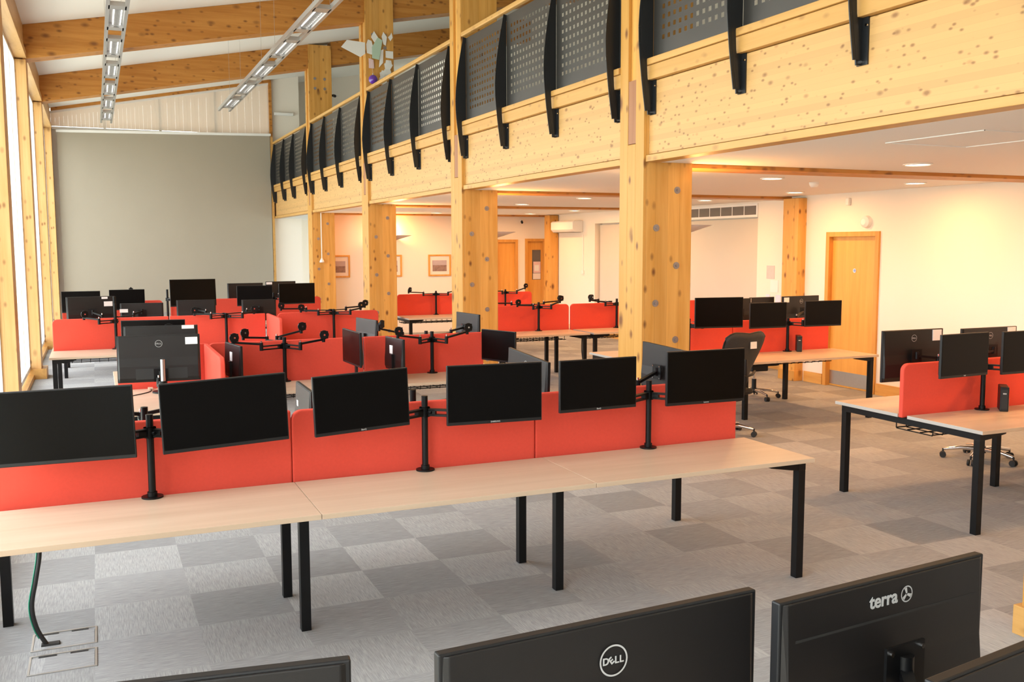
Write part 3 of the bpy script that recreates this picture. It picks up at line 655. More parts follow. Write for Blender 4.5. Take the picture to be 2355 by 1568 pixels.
screen('red felt screen below the framed pictures, left panel', 4.92, 6.24, 16.52, (1, 0))
screen('red felt screen in front of the far doors, right panel', 6.25, 7.56, 16.52, (0, 1))
screen('red felt screen of the farthest row, beside the window wall', -.50, .98, 16.52, (1, 1))
screen('red felt screen of the farthest row, middle panel', 1.10, 2.25, 16.52, (1, 0))
screen('red felt screen of the farthest row, right panel', 2.30, 3.55, 16.52, (0, 1))
screen('red felt screen behind the three monitors right of the nearest column, left panel', 5.30, 6.69, 9.09, (1, 0))
screen('red felt screen in front of the wooden door, right panel', 6.70, 8.10, 9.09, (0, 0))
screen('red felt screen with rounded left corner on the right edge desk row', 5.40, 6.83, 5.27, (1, 0))
screen('red felt screen behind the small black computer at the right edge', 6.835, 8.26, 5.27)

# ================================================================ MONITORS
_mcache = {}
def dell_logo(mb, r, xf):
    n_ = 40; vs = []
    for k in range(n_):
        a = 2*PI*k/n_
        for rr in (r, r*.89): vs.append(xf @ Vector((rr*math.cos(a), rr*math.sin(a), .0)))
    mb.add(vs, [(2*k, 2*((k+1) % n_), 2*((k+1) % n_)+1, 2*k+1) for k in range(n_)])
    s = r*.62
    for ch, dx, rot in (('D', -.56, 0), ('E', -.16, .62), ('L', .22, 0), ('L', .56, 0)):
        text_into(mb, ch, s, xf @ Matrix.Translation((r*dx, 0, 0)) @ Matrix.Rotation(rot, 4, 'Z'), True)
def monitor(lb, c, yaw, W, H, face='front', tilt=0, logo=None, sticker=None, kind='arm', chin='', roll=0, recess=False, group=None):
    """c: centre of the panel. yaw (degrees) of its width direction seen from the camera; face: which side looks at the camera (-y)"""
    rz = math.radians(yaw)+(PI if face == 'back' else 0)
    root = thing('monitor', lb, 'monitor', c, rz, group); root.rotation_euler = (math.radians(-tilt if face == 'front' else tilt), math.radians(-roll if face == 'front' else roll), rz)
    key = (round(W, 3), round(H, 3))
    if key not in _mcache:
        cs = MB().box(-W/2, W/2, -.006, .014, -H/2, H/2)
        w2, h2 = W/2-.004, H/2-.004; e = .012; zs = [-h2, -h2+.03, -H*.16, H*.02, h2]; prof = [.016, .030, .030, .024, .018]
        vs = []
        for z, t in zip(zs, prof): vs += [(-w2, .012, z), (-w2+e, t, z), (w2-e, t, z), (w2, .012, z)]
        fs = [(4*j+i, 4*j+i+1, 4*j+i+5, 4*j+i+4) for j in range(4) for i in range(3)]+[(0, 1, 2, 3), (16, 17, 18, 19), (0, 4, 8, 12, 16, 19, 15, 11, 7, 3)]
        bk = MB().add(vs, fs)
        a = cs.build('casing', 'blackp', root, .003); b = bk.build('back_cover', 'back', root, .002)
        d_ = MB().box(-W/2+.006, W/2-.006, -.0075, -.005, -H/2+.018, H/2-.006).build('display', 'disp', root)
        _mcache[key] = (a.data, b.data, d_.data)
        # the back shell spans the whole rear face
    else:
        for nm, me, bv in (('casing', _mcache[key][0], .003), ('back_cover', _mcache[key][1], .002), ('display', _mcache[key][2], 0)):
            o = D.objects.new(nm, me); COL.objects.link(o); o.parent = root
            if bv:
                q = o.modifiers.new('bevel', 'BEVEL'); q.width = bv; q.segments = 2; q.limit_method = 'ANGLE'; q.angle_limit = .6
    B = Matrix.Rotation(PI, 4, 'Z') @ Matrix.Rotation(PI/2, 4, 'X')      # text frame on the back: readable from +y
    if face == 'back':
        if logo == 'dell':
            mb = MB(); dell_logo(mb, .027, Matrix.Translation((0, .0232, H/2-.066)) @ Matrix.Rotation(.0, 4, 'X') @ B); mb.build('logo', 'logo', root)
        if logo == 'terra':
            mb = MB(); X = Matrix.Translation((0, .0205, H*.385)) @ B
            text_into(mb, 'terra', .036, Matrix.Translation((.020, .0205, H*.385)) @ B, True)
            T = Matrix.Translation((-.041, .0205, H*.385)) @ B; vs = []; n_ = 32
            for k in range(n_):
                a = 2*PI*k/n_
                for rr in (.0155, .0132): vs.append(T @ Vector((rr*math.cos(a), rr*math.sin(a), 0)))
            mb.add(vs, [(2*k, 2*((k+1) % n_), 2*((k+1) % n_)+1, 2*k+1) for k in range(n_)])
            for ang in (100, 215, 330):
                a = math.radians(ang); d1 = Vector((math.cos(a), math.sin(a), 0)); d2 = Vector((-d1.y, d1.x, 0))
                mb.add([T @ p for p in (d1*.001+d2*.002, d1*.012+d2*.005, d1*.0125-d2*.002, d1*.002-d2*.002)], [(0, 1, 2, 3)])
            mb.build('logo', 'logo', root)
            MB().box(-W*.44, W*.44, .0190, .0212, H*.27, H*.285).build('back_groove', 'rubber', root)
        if recess:
            for rx in (-.12, .085): MB().box(rx-.085, rx+.085, .028, .0308, -H*.44, -H*.21).build('port_recess', 'rubber', root, .002)
        if sticker:
            for (sx_, sz_, sw_, sh_) in sticker:
                MB().box(-sx_-sw_/2, -sx_+sw_/2, .018, .0245, sz_-sh_/2, sz_+sh_/2).build('label_sticker', 'sticker', root)
    elif chin:
        mb = MB(); F = Matrix.Rotation(PI/2, 4, 'X')
        text_into(mb, chin, .012, Matrix.Translation((0, -.0078, -H/2+.010)) @ F, True); mb.build('logo', 'logo', root)
    return root

def rear_point(c, yaw, face, d=.05):
    a = math.radians(yaw); nrm = Vector((-math.sin(a), math.cos(a), 0))*(1 if face == 'front' else -1)
    return Vector(c)+nrm*d, nrm
def arm(lb, px, py, heads, ztop=1.15, zb=ZD, base=True, group=None, silver=False, name='monitor_stand', rear=None):
    """heads: list of (point, normal or None, side) - wrist positions; pole stands at px, py"""
    root = thing(name, lb, 'monitor arm', (px, py, zb), 0, group); O = Vector((px, py, zb))
    if rear is None: rear = lb.startswith('rear') or 'behind the red' in lb
    pm = 'steel' if silver else 'black'
    MB().cyl((0, 0, .006), (0, 0, ztop-zb), .0175, n=20).build('pole', pm, root)
    MB().cyl((0, 0, 0), (0, 0, .008), .052, n=28).cyl((0, 0, .008), (0, 0, .03), .024, n=20).build('base', 'black', root)
    for k, h in enumerate(heads):
        tgt, nrm = Vector(h[0]), h[1]; zc = h[3] if len(h) > 3 else 1.055-.0*k
        sgn = h[2]
        A = Vector((px, py, zc)); T_ = Vector((tgt.x, tgt.y, zc)); d = T_-A; dist = max(d.length, .02)
        l1 = l2 = .23
        if nrm is not None: l1 = l2 = dist/2+.004
        if dist > l1+l2-.01: l1 = l2 = dist/2+.006
        if dist < .03: dist = .03; d = Vector((.03, 0, 0))
        if nrm is None:
            qv = Vector((-d.y, d.x)); sgn = 1 if (qv.y < 0) != rear else -1
        ca = max(-1, min(1, (l1*l1+dist*dist-l2*l2)/(2*l1*dist))); al = math.acos(ca)*sgn
        u = d.normalized(); E_ = A+Vector((u.x*math.cos(al)-u.y*math.sin(al), u.x*math.sin(al)+u.y*math.cos(al), 0))*l1
        zl, zh = zc, max(zc+.04, min(tgt.z, zc+.09))
        # lower link: slotted bar
        v = (E_-A).normalized(); s_ = Vector((-v.y, v.x, 0)); mb = MB()
        a0, e0 = A-O+v*.02, E_-O
        mb.bar(a0+Vector((0, 0, .014)), e0+Vector((0, 0, .014)), .030, .011).bar(a0-Vector((0, 0, .016)), e0-Vector((0, 0, .016)), .030, .011)
        mb.bar(a0, a0+v*.045, .03, .034).cyl(e0-Vector((0, 0, .024)), e0+Vector((0, 0, .03)), .017, n=14)
        mb.build('lower_arm', 'black', root)
        MB().cyl(A-O-Vector((0, 0, .026)), A-O+Vector((0, 0, .026)), .030, n=20).cyl(A-O+s_*.02, A-O+s_*.05, .008, n=8).build('collar', 'black', root)
        e1 = E_-O+Vector((0, 0, .034)); w1 = Vector((tgt.x, tgt.y, zh))-O
        mb = MB().bar(e1, w1, .022, .018).cyl(e1-Vector((0, 0, .01)), e1+Vector((0, 0, .014)), .016, n=14).cyl(w1-Vector((0, 0, .025)), w1+Vector((0, 0, .03)), .015, n=14)
        mb.build('upper_arm', 'black', root)
        MB().cyl(e1+Vector((0, 0, .014)), e1+Vector((0, 0, .032)), .007, n=8).build('joint_cap', 'chrome', root)
        nn = nrm if nrm is not None else Vector((0, -1, 0)); t3 = tgt-O
        if nrm is not None:      # mounted: knuckle and VESA plate against the monitor back
            p1 = t3-nn*0.0; sd = Vector((-nn.y, nn.x, 0)); zz = Vector((0, 0, 1))
            mb = MB().cyl(w1, Vector((p1.x, p1.y, p1.z)), .014, n=10)
            mb.obox(p1-nn*.002, (.10, .006, .10), Matrix((sd, -nn, zz)).transposed())
            mb.build('mount_plate', 'black', root)
            if py < 2 or abs(nn.y) < .5:
                for i in (-1, 1):
                    for j in (-1, 1): c_ = p1+sd*i*.04+zz*j*.04; MB().cyl(c_, c_+nn*.006, .005, n=6).build('screw', 'chrome', root)
        else:                    # empty head: tilting disc
            ang = h[4] if len(h) > 4 else 0
            nn = Vector((math.sin(ang), -math.cos(ang), 0)); p0 = w1+Vector((0, 0, .045)); sd = Vector((-nn.y, nn.x, 0)); zz = Vector((0, 0, 1))
            mb = MB().cyl(w1, p0, .012, n=8).cyl(p0, p0+nn*.028, .016, n=12).cyl(p0+nn*.028, p0+nn*.040, .042, n=20)
            mb.obox(p0+nn*.042, (.07, .004, .07), Matrix((sd, -nn, zz)).transposed())
            mb.build('mount_head', 'black', root)
            MB().cyl(p0+nn*.044, p0+nn*.052, .009, n=10).build('knob', 'chrome', root)
    return root

def stand_monitor(lb, c, yaw, W, H, face, **k):
    r_ = monitor(lb, c, yaw, W, H, face, **k)
    dz = c[2]-ZD
    MB().box(-.02, .02, .03, .05, -dz+.01, 0).build('stand_neck', 'blackp', r_)
    MB().cyl((0, .06, -dz+.002), (0, .06, -dz+.014), .085, n=28).build('stand_base', 'blackp', r_)
    return r_
# ---- foreground row (front faces to camera)
S = 1
A = dict()
def mon_front(lb, c, yaw, W, H, **k): monitor(lb, c, yaw, W, H, 'front', **k); return rear_point(c, yaw, 'front', .055)
def mon_back(lb, c, yaw, W, H, **k): monitor(lb, c, yaw, W, H, 'back', **k); return rear_point(c, yaw, 'back', .055)
h1 = mon_front('large black monitor cut off by the left edge, reflecting the windows', (-.155, 4.90, 1.142), -9, .60, .352, roll=1.5)
h2 = mon_front('large black monitor second from left, tilted up to the right', (.559, 4.84, 1.163), 2.8, .606, .342, roll=2)
h3 = mon_front('black monitor third from left in the front row, turned left', (1.25, 4.86, 1.167), 5.1, .521, .312, chin='BenQ', roll=2.1)
h4 = mon_front('black monitor fourth from left, a reddish screen gap to its right', (1.985, 4.82, 1.169), -4, .548, .328, chin='SAMSUNG')
h5 = mon_front('black monitor fifth from left, left of the right-hand pole', (2.64, 4.84, 1.177), 2.1, .511, .300, chin='BenQ')
h6 = mon_front('black monitor at the right end of the front row', (3.34, 4.78, 1.189), -1, .550, .324, chin='Lenovo')
arm('black monitor arm pole between the two leftmost front monitors', .215, 5.02, [(h1[0], h1[1], 1, 1.06), (h2[0], h2[1], -1, 1.06)])
arm('black monitor arm pole between the third and fourth front monitors', 1.645, 5.02, [(h3[0], h3[1], 1, 1.06), (h4[0], h4[1], -1, 1.06)])
arm('black monitor arm pole between the two rightmost front monitors', 3.09, 5.02, [(h5[0], h5[1], 1, 1.06), (h6[0], h6[1], -1, 1.06)])
# far side of the foreground row
g1 = stand_monitor('pale lit monitor back seen edge-on behind the third front monitor', (1.08, 5.48, 1.04), -91, .46, .27, 'back', sticker=[(-.14, -.0, .04, .07)])
g2 = monitor('pale grey monitor back turned side-on behind the fourth front monitor', (2.479, 5.46, 1.13), -90, .60, .33, 'back', logo='dell', roll=-3.3)
g3 = monitor('dark monitor back turned side-on in front of the nearest column', (3.48, 5.46, 1.14), -92, .56, .33, 'back', roll=-1)
arm('black pole behind the red screen, between the two leftmost front monitors', .20, 5.20, [((.42, 5.42, 1.12), None, 1, 1.05, PI), ((-.02, 5.40, 1.12), None, -1, 1.05, PI)], ztop=1.16)
arm('black pole behind the red screen, between the middle front monitors', 1.635, 5.20, [((1.40, 5.40, 1.10), None, -1, 1.05, PI), (Vector((2.42, 5.47, 1.11)), Vector((-1, 0, 0)), 1, 1.05)], ztop=1.16)
arm('black pole behind the red screen, before the nearest column', 3.09, 5.20, [(Vector((3.425, 5.47, 1.13)), Vector((-1, 0, 0)), 1, 1.05)], ztop=1.13)

# ---- desk turned side-on, big grey backs
mon_back('large grey monitor back with round logo and white sticker, left of centre', (.425, 7.85, 1.115), -4, .605, .36, logo='dell', sticker=[(.24, .13, .09, .055)], tilt=3, recess=True)
gB = stand_monitor('grey monitor back peeking over the large grey one', (.495, 8.72, 1.13), -6, .60, .34, 'back', sticker=[(.22, .155, .1, .03)])
gC = stand_monitor('black monitor peeking above two grey monitor backs', (.48, 9.62, 1.12), -8, .57, .33, 'front')
arm('silver monitor pole in front of the large grey monitor', .44, 7.70, [(Vector((.43, 7.80, .99)), Vector((0, -1, 0)), 1, .93)], ztop=1.122, silver=True)
arm('silver monitor pole behind the grey monitors on the turned desk', .82, 9.14, [((.60, 9.32, 1.18), None, 1, 1.14, PI)], ztop=1.22, silver=True)

# ---- second bank
stand_monitor('small monitor back with white label, side-on at the left of the second bank', (1.085, 8.62, .975), -81, .46, .30, 'back', sticker=[(-.02, .03, .07, .1), (.0, -.09, .03, .03)])
stand_monitor('dark monitor turned side-on in the middle of the second bank', (2.10, 8.50, 1.06), -88, .56, .31, 'front')
stand_monitor('small monitor back with two white labels, right of the side-on dark one', (2.575, 8.72, .955), -83, .42, .31, 'back', sticker=[(-.05, .03, .07, .1), (-.07, -.09, .03, .03)])
stand_monitor('pale grey monitor back leaning right, behind the second bank', (2.52, 9.53, 1.09), -80.5, .50, .29, 'back', sticker=[(.2, -.07, .05, .1)])
hB5 = mon_back('dark grey monitor back at the right of the second bank, before a column', (3.62, 9.52, 1.10), -84.5, .54, .32)
stand_monitor('dark monitor at the right end of the second bank, angled left', (3.63, 8.72, .985), -70, .49, .31, 'front')
arm('double monitor arm with four empty heads, left half of the second bank', 1.57, 8.90, [((1.10, 8.80, 1.12), None, 1, 1.06, .2), ((1.90, 8.75, 1.12), None, -1, 1.06, 0)], ztop=1.14)
arm('rear monitor arm with empty heads behind the second bank, left half', 1.57, 9.08, [((1.25, 9.25, 1.12), None, 1, 1.07, .3), ((1.80, 9.28, 1.16), None, -1, 1.07, .1)], ztop=1.13)
arm('double monitor arm with empty heads, right half of the second bank', 3.0, 8.90, [((2.60, 8.72, 1.13), None, 1, 1.06, 0), ((3.30, 8.72, 1.14), None, -1, 1.06, 0)], ztop=1.14)
arm('rear monitor arm behind the second bank, right half', 3.0, 9.08, [((2.55, 9.2, 1.16), None, 1, 1.07, .8), (hB5[0], hB5[1], -1, 1.07)], ztop=1.13)

# ---- third bank (empty heads in front, monitors on the far side)
arm('monitor arm pole on the third bank beside the window wall', .20, 12.60, [((-.15, 12.62, 1.12), None, 1, 1.07, .3)], ztop=1.28)
arm('monitor arm with empty heads, middle of the third bank', 1.50, 12.60, [((1.12, 12.62, 1.1), None, 1, 1.09, 0), ((1.85, 12.62, 1.12), None, -1, 1.09, 0)], ztop=1.13)
arm('monitor arm with empty heads, right panel of the third bank', 2.88, 12.60, [((2.45, 12.62, 1.12), None, 1, 1.09, 0), ((3.25, 12.62, 1.14), None, -1, 1.09, 0)], ztop=1.14)
arm('rear monitor arm with empty heads behind the third bank, right panel', 2.88, 12.78, [((2.25, 12.95, 1.13), None, 1, 1.10, 0), ((3.38, 12.9, 1.15), None, -1, 1.10, 0)], ztop=1.13)
mon_back('grey monitor back with white labels beside the windows, third bank', (-.07, 13.02, 1.19), 8, .56, .33, sticker=[(.2, .07, .1, .06), (.16, .145, .07, .025)])
mon_back('low dark monitor back with one white label, third bank', (.54, 13.45, 1.08), -3, .53, .31, sticker=[(-.22, .06, .1, .045)])
mon_back('dark monitor back below a taller black monitor, third bank', (1.22, 13.45, 1.10), -2, .50, .32)
mon_back('dark monitor back left of the dark pole, third bank', (2.04, 13.45, 1.10), 0, .46, .29)
arm('rear monitor arm behind the third bank, left', .20, 12.80, [(Vector((-.05, 12.95, 1.16)), Vector((0, 1, 0)), 1, 1.09), (Vector((.54, 13.39, 1.1)), Vector((0, 1, 0)), -1, 1.09)], ztop=1.36)
arm('rear monitor arm behind the third bank, middle', 1.50, 12.80, [(Vector((1.22, 13.39, 1.1)), Vector((0, 1, 0)), 1, 1.09), (Vector((2.04, 13.39, 1.1)), Vector((0, 1, 0)), -1, 1.09)], ztop=1.12)
# ---- farthest row
h = mon_front('black monitor of the farthest row beside the windows', (-.22, 16.25, 1.12), 0, .55, .33)
ha = mon_front('black monitor of the farthest row, a small camera on its top', (.44, 16.2, 1.14), 3, .52, .32)
hb = mon_front('tall black monitor of the farthest row, standing highest', (1.39, 15.75, 1.25), 8, .70, .42, tilt=4)
hc = mon_front('dark brown monitor of the farthest row, left of the pole', (2.36, 15.95, 1.17), -5, .56, .33)
hd = mon_front('black monitor of the farthest row, right of the pole', (3.04, 15.95, 1.19), 5, .60, .34)
mon_back('grey monitor back showing left of the dark brown monitor, farthest row', (2.35, 16.95, 1.17), 3, .60, .34)
mon_back('grey monitor back with white corner, behind the rightmost far monitor', (2.95, 16.95, 1.2), 3, .52, .32, sticker=[(-.2, .13, .1, .04)])
arm('monitor pole of the farthest row beside the windows', .10, 16.42, [(Vector((-.2, 16.31, 1.1)), Vector((0, -1, 0)), 1, 1.06), (Vector((.44, 16.26, 1.12)), Vector((0, -1, 0)), -1, 1.06)], ztop=1.16)
arm('monitor pole of the farthest row, middle', 1.05, 16.42, [(Vector((1.39, 15.83, 1.22)), Vector((0, -1, 0)), -1, 1.12)], ztop=1.28)
arm('dark monitor pole of the farthest row, right', 2.72, 16.30, [(Vector((2.36, 16.01, 1.15)), Vector((0, -1, 0)), 1, 1.10), (Vector((3.04, 16.01, 1.17)), Vector((0, -1, 0)), -1, 1.10)], ztop=1.20)
arm('rear monitor pole of the farthest row, right', 2.72, 16.62, [(Vector((2.35, 16.89, 1.15)), Vector((0, 1, 0)), 1, 1.10), (Vector((2.95, 16.89, 1.17)), Vector((0, 1, 0)), -1, 1.10)], ztop=1.18)
# ---- right middle bank and bank by the end wall
arm('monitor arm with empty heads directly right of the second column', 5.90, 12.64, [((5.52, 12.55, 1.12), None, 1, 1.08, 0), ((6.20, 12.55, 1.16), None, -1, 1.08, 0)], ztop=1.15)
arm('rear monitor arm with empty heads right of the second column', 5.90, 12.84, [((5.30, 13.0, 1.13), None, 1, 1.09, 0), ((6.38, 12.95, 1.14), None, -1, 1.09, 0)], ztop=1.12)
arm('monitor arm with empty heads partly behind the nearest column', 7.20, 12.64, [((6.72, 12.6, 1.16), None, 1, 1.09, .5)], ztop=1.17)
arm('rear monitor arm with empty heads beside the nearest column', 7.20, 12.84, [((6.90, 12.95, 1.14), None, 1, 1.10, 0)], ztop=1.12)
arm('monitor arm with empty heads under the framed landscape print', 5.62, 16.42, [((5.10, 16.4, 1.15), None, 1, 1.10, .6), ((6.02, 16.35, 1.17), None, -1, 1.10, -.3)], ztop=1.16)
arm('monitor arm with empty heads in front of the far doors', 6.98, 16.42, [((6.62, 16.3, 1.1), None, 1, 1.10, 0), ((7.35, 16.35, 1.18), None, -1, 1.10, 0)], ztop=1.16)

# ---- bank D, right of the nearest column
d1 = mon_front('black monitor directly right of the nearest column', (6.25, 8.72, 1.235), -9, .575, .335)
d2 = mon_front('black monitor in the middle of three beyond the mesh chair', (6.97, 8.79, 1.178), -2.9, .49, .29)
d3 = mon_front('black monitor in front of the wooden door', (7.61, 8.62, 1.192), -4, .495, .292)
mon_back('dark monitor back, top left label, behind the right bank', (7.215, 9.68, 1.165), -1, .36, .31, sticker=[(-.18, .12, .07, .05)])
mon_back('dark monitor back beside it with a small pale label, right bank', (7.60, 9.72, 1.17), 0, .37, .31, sticker=[(-.2, .12, .05, .05)])
mon_back('dark monitor back with round logo in front of the pine post', (8.10, 9.60, 1.17), 3, .60, .33, logo='dell', sticker=[(-.24, .12, .08, .06)])
monitor('sliver of dark monitor just right of the nearest column', (5.98, 9.55, 1.13), 12, .50, .3, 'back')
arm('monitor arm pole behind the leftmost right-bank monitor', 6.03, 8.97, [(d1[0], d1[1], -1, 1.08)], ztop=1.16)
arm('monitor arm pole between two monitors before the wooden door', 7.40, 8.97, [(d2[0], d2[1], 1, 1.06), (d3[0], d3[1], -1, 1.06)], ztop=1.12)
arm('rear monitor arm pole of the right bank', 7.46, 9.20, [(Vector((7.60, 9.66, 1.15)), Vector((0, 1, 0)), 1, 1.07), (Vector((8.06, 9.49, 1.15)), Vector((0, 1, 0)), -1, 1.07)], ztop=1.15)
arm('rear monitor arm pole just right of the nearest column', 6.10, 9.20, [(Vector((5.98, 9.49, 1.12)), Vector((0, 1, 0)), -1, 1.07), (Vector((7.21, 9.62, 1.15)), Vector((0, 1, 0)), 1, 1.07)], ztop=1.15)
# ---- bank E, right edge
e1 = mon_back('monitor back with round logo and label, left of the right-edge bank', (5.83, 5.60, 1.115), -1, .611, .40, logo='dell', sticker=[(.235, .15, .09, .085)])
e2 = mon_back('monitor back with round logo behind the right-edge red screen', (6.68, 5.62, 1.115), 0, .62, .37, logo='dell', sticker=[(.24, .145, .09, .07)])
e3 = mon_front('black monitor hanging at the left of the right-edge bank', (5.66, 4.95, 1.19), 4, .50, .312, chin='Dell')
e4 = mon_front('black monitor cut off by the right edge', (6.295, 4.95, 1.185), 0, .52, .315, chin='Dell')
arm('monitor arm pole of the right-edge bank, beside the small computer', 6.115, 5.17, [(e3[0], e3[1], 1, 1.06), (e4[0], e4[1], -1, 1.06)], ztop=1.15)
arm('rear monitor arm pole of the right-edge bank', 6.115, 5.36, [(e1[0], e1[1], -1, 1.06), (e2[0], e2[1], 1, 1.06)], ztop=1.14)
# ---- foreground bottom row
z1 = mon_back('foreground monitor back with large round logo at bottom centre', (.752, 1.346, 1.186), 3.2, .611, .363, logo='dell')
z2 = mon_back('foreground monitor back lettered terra, bottom right', (1.297, 1.292, 1.218), 5.6, .538, .322, logo='terra')
z3 = mon_back('foreground dark monitor cut off at the bottom right corner', (1.36, 1.03, 1.18), 8.8, .56, .34)
z0 = mon_back('foreground monitor top edge at the bottom left', (.045, 1.39, 1.205), -8, .56, .34)
arm('monitor arm of the foreground bottom row, behind the monitor lettered terra', 1.03, .99, [(z2[0], z2[1], -1, 1.13)], ztop=1.14)
arm('monitor arm of the foreground bottom row, hidden below the bottom right corner', 1.60, .90, [(z3[0], z3[1], 1, 1.10)], ztop=1.10)
arm('monitor arm of the foreground bottom row, left', .45, .98, [(z1[0], z1[1], 1, 1.10), (z0[0], z0[1], -1, 1.10)], ztop=1.12)

# ---- small computers
def tower(lb, c, rz=0):
    r_ = thing('mini_computer', lb, 'computer', c, rz)
    MB().box(-.03, .03, -.09, .09, .0, .185).build('case', 'blackp', r_, .006)
    MB().box(-.022, .022, -.092, -.09, .02, .165).build('front_grille', 'rubber', r_)
    MB().box(.030, .0315, -.08, .08, .02, .10).build('side_panel', 'steel', r_)
    MB().box(-.012, .012, -.0935, -.092, .13, .14).build('badge', 'logo', r_)
    return r_
tower('small black upright computer by the pole on the right-edge bank', (6.25, 5.10, ZD), -.78)
tower('small black upright computer by the pole before the wooden door', (7.54, 8.94, ZD), -.6)

# ================================================================ CHAIRS
def make_chair(lb, loc, rz):
    root = thing('office_chair', lb, 'chair', loc, rz)      # faces local +y
    mb = MB(); n_ = 13; m_n = 12; vs = []
    for j in range(m_n):
        t = j/(m_n-1); z = .50+.58*t
        wdt = .125+.135*math.sin(min(1, t*1.15)*PI*.5)**1.3
        yb = -.22-.10*t+.03*math.sin(t*PI*1.4)
        for i in range(n_):
            u = -1+2*i/(n_-1); zz = z+.014*math.sin(abs(u)*PI*.75)*(t**3)-.05*max(0, abs(u)-.72)**1.2*4*(t**4)
            vs.append((u*wdt, yb+.055*u*u, zz))
    k = len(vs); vs2 = [(x, y-.014, z) for x, y, z in vs]; fs = []
    for j in range(m_n-1):
        for i in range(n_-1):
            a = j*n_+i; fs += [(a, a+1, a+n_+1, a+n_), (k+a, k+a+n_, k+a+n_+1, k+a+1)]
    bd = [i for i in range(n_)]+[j*n_+n_-1 for j in range(1, m_n)]+[(m_n-1)*n_+i for i in range(n_-2, -1, -1)]+[j*n_ for j in range(m_n-2, 0, -1)]
    for a, b in zip(bd, bd[1:]+bd[:1]): fs.append((a, b, k+b, k+a))
    mb.add(vs+vs2, fs, True); mb.build('backrest', 'mesh', root)
    MB().tube([vs[b] for b in bd]+[vs[bd[0]]], .012, 8).build('back_frame', 'blackp', root)
    MB().tube([(0, -.30, .82), (0, -.31, .62), (0, -.25, .44), (0, -.08, .38)], [.02, .026, .03, .03], 10).build('spine', 'blackp', root)
    MB().tube([(-.19, -.24, .68), (-.1, -.30, .66), (0, -.32, .65), (.1, -.30, .66), (.19, -.24, .68)], .014, 8).build('lumbar_bar', 'blackp', root)
    s_ = MB().prism(rrect(-.245, .245, -.22, .26, .09), 2, .44, .49).build('seat', 'fabric', root, .02)
    MB().box(-.12, .12, -.14, .14, .36, .44).build('mechanism', 'blackp', root, .015)
    MB().cyl((0, 0, .10), (0, 0, .25), .03, n=16).build('gas_sleeve', 'blackp', root); MB().cyl((0, 0, .25), (0, 0, .37), .016, n=14).build('gas_lift', 'chrome', root)
    hub = MB().cyl((0, 0, .07), (0, 0, .13), .045, n=20).build('hub', 'blackp', root)
    for q in range(5):
        a = 2*PI*q/5+.3; d_ = Vector((math.cos(a), math.sin(a), 0))
        lg = MB().tube([d_*.03+Vector((0, 0, .105)), d_*.17+Vector((0, 0, .105)), d_*.31+Vector((0, 0, .08))], [.024, .019, .014], 8).build('base_leg', 'chrome', root)
        p = d_*.315; s2 = Vector((-d_.y, d_.x, 0)); mb = MB().cyl(p+Vector((0, 0, .055)), p+Vector((0, 0, .085)), .008, n=8)
        for sg in (-1, 1): mb.cyl(p+s2*sg*.010+Vector((0, 0, .028)), p+s2*sg*.026+Vector((0, 0, .028)), .028, n=18)
        mb.build('castor', 'rubber', lg)
    return root
cp = make_chair('black mesh-backed office chair with a white label, behind the front row', (5.96, 8.2, 0), .12)
MB().box(.03, .115, -.338, -.334, .93, 1.0).build('label_sticker', 'sticker', cp)
for lb, loc, rz in (('black office chair pushed under the desk before the wooden door', (7.76, 10.04, 0), 3.05), ('black chair base on castors under the right-edge desk', (7.40, 6.25, 0), 3.3),
                    ('dark chair back showing above the monitors right of the nearest column', (8.98, 14.15, 0), 2.9), ('pale backed chair just left of the other behind the right bank', (9.15, 14.85, 0), 3.4)):
    c_ = copy_tree(cp); c_.location = loc; c_.rotation_euler = (0, 0, rz); c_['label'] = lb
    for ch in list(c_.children):
        if ch.name.startswith('label_sticker'): D.objects.remove(ch)

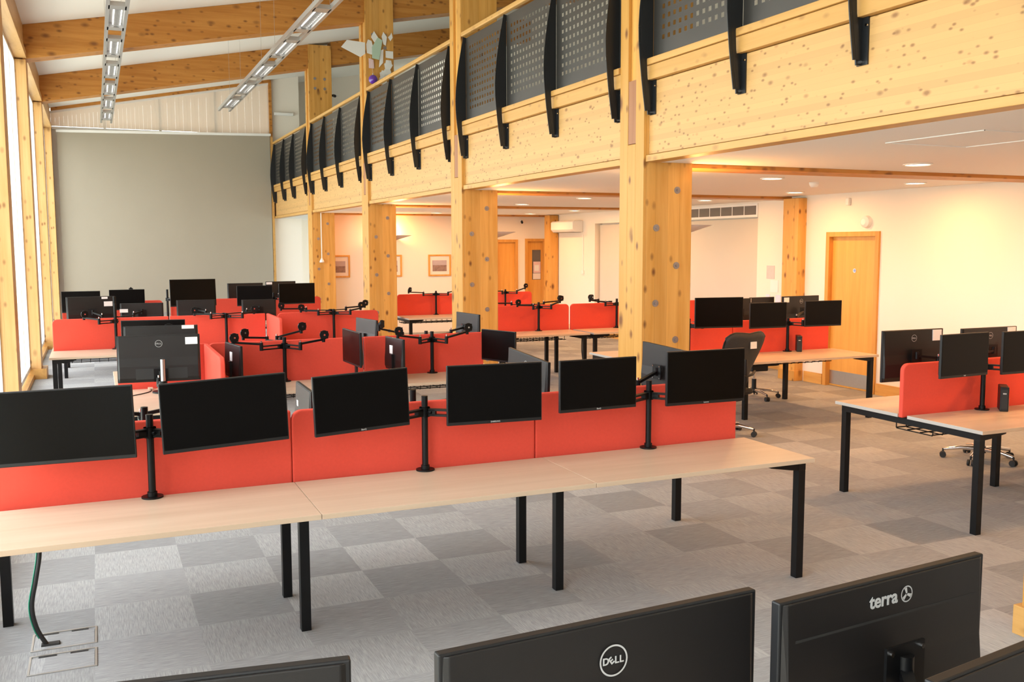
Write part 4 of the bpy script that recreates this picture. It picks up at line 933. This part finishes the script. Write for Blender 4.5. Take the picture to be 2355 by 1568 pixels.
# ================================================================ FLOOR BOXES, CABLES
for (y, lb) in ((5.20, 'floor box lid with black cable leaving it, bottom left corner'), (4.93-.02, 'floor box lid with no cable, nearest the bottom left corner')):
    root = thing('floor_box', lb, 'floor box', (-.22, y, 0))
    MB().box(-.15, .15, -.115, -.105, 0, .004).box(-.15, .15, .105, .115, 0, .004).box(-.15, -.14, -.105, .105, 0, .004).box(.14, .15, -.105, .105, 0, .004).build('rim', 'alu', root)
    MB().box(-.138, .138, -.103, .08, 0, .003).build('lid', 'carpet', root)
    MB().box(-.11, -.03, .083, .100, 0, .0035).box(.03, .11, .083, .100, 0, .0035).build('cable_slot', 'rubber', root)
root = thing('cable_umbilical', 'black cable bundle with a green strand dropping to the floor box', 'cable', (-.30, 5.15, 0))
pts = [(.0, .0, .005), (-.04, -.01, .10), (-.055, -.03, .22), (-.03, -.05, .36), (-.01, -.03, .48), (-.015, .0, .58), (-.03, .02, .64)]
def smooth(P, n=6):
    P = [Vector(p) for p in P]; o = []
    for i in range(len(P)-1):
        a, b, c, d_ = P[max(i-1, 0)], P[i], P[i+1], P[min(i+2, len(P)-1)]
        for k in range(n):
            t = k/n; o.append(.5*((2*b)+(-a+c)*t+(2*a-5*b+4*c-d_)*t*t+(-a+3*b-3*c+d_)*t*t*t))
    return o+[P[-1]]
MB().tube(smooth(pts), .011, 8).build('black_cables', 'rubber', root)
MB().tube([p+Vector((-.013, -.004, 0)) for p in smooth(pts)][3:], .0035, 6).build('green_cable', mat('green_cable', (.02, .25, .15), .4, noise=(5, .05)), root)
MB().box(-.025, .06, -.02, .02, 0, .012).build('exit_plug', 'rubber', root, .004)
root = thing('display_cable', 'thin grey cable with a beige plug lying on the side-on desk', 'cable', (.40, 8.86, ZD))
MB().tube(smooth([(0, 0, .008), (0, -.08, .004), (-.05, -.2, .004), (-.18, -.33, .004), (-.27, -.36, .004)]), .004, 6).build('lead', 'rubber', root)
MB().box(-.02, .02, -.01, .05, 0, .018).build('plug', mat('beige_plug', (.7, .55, .4), .5, noise=(5, .03)), root, .003)
root = thing('hanging_cable', 'thin dark cable hanging to the floor at the seam of the middle bank', 'cable', (6.45, 12.3, 0))
MB().tube(smooth([(0, 0, .0), (.01, .0, .2), (-.01, .02, .45), (0, .03, .68)]), .006, 6).build('lead', 'rubber', root)
root = thing('webcam', 'small black webcam clipped on a far monitor beside the windows', 'webcam', (.50, 16.2, 1.302))
MB().box(-.03, .03, -.02, .015, 0, .02).cyl((0, -.02, .02), (0, .01, .02), .015, n=10).build('body', 'blackp', root)
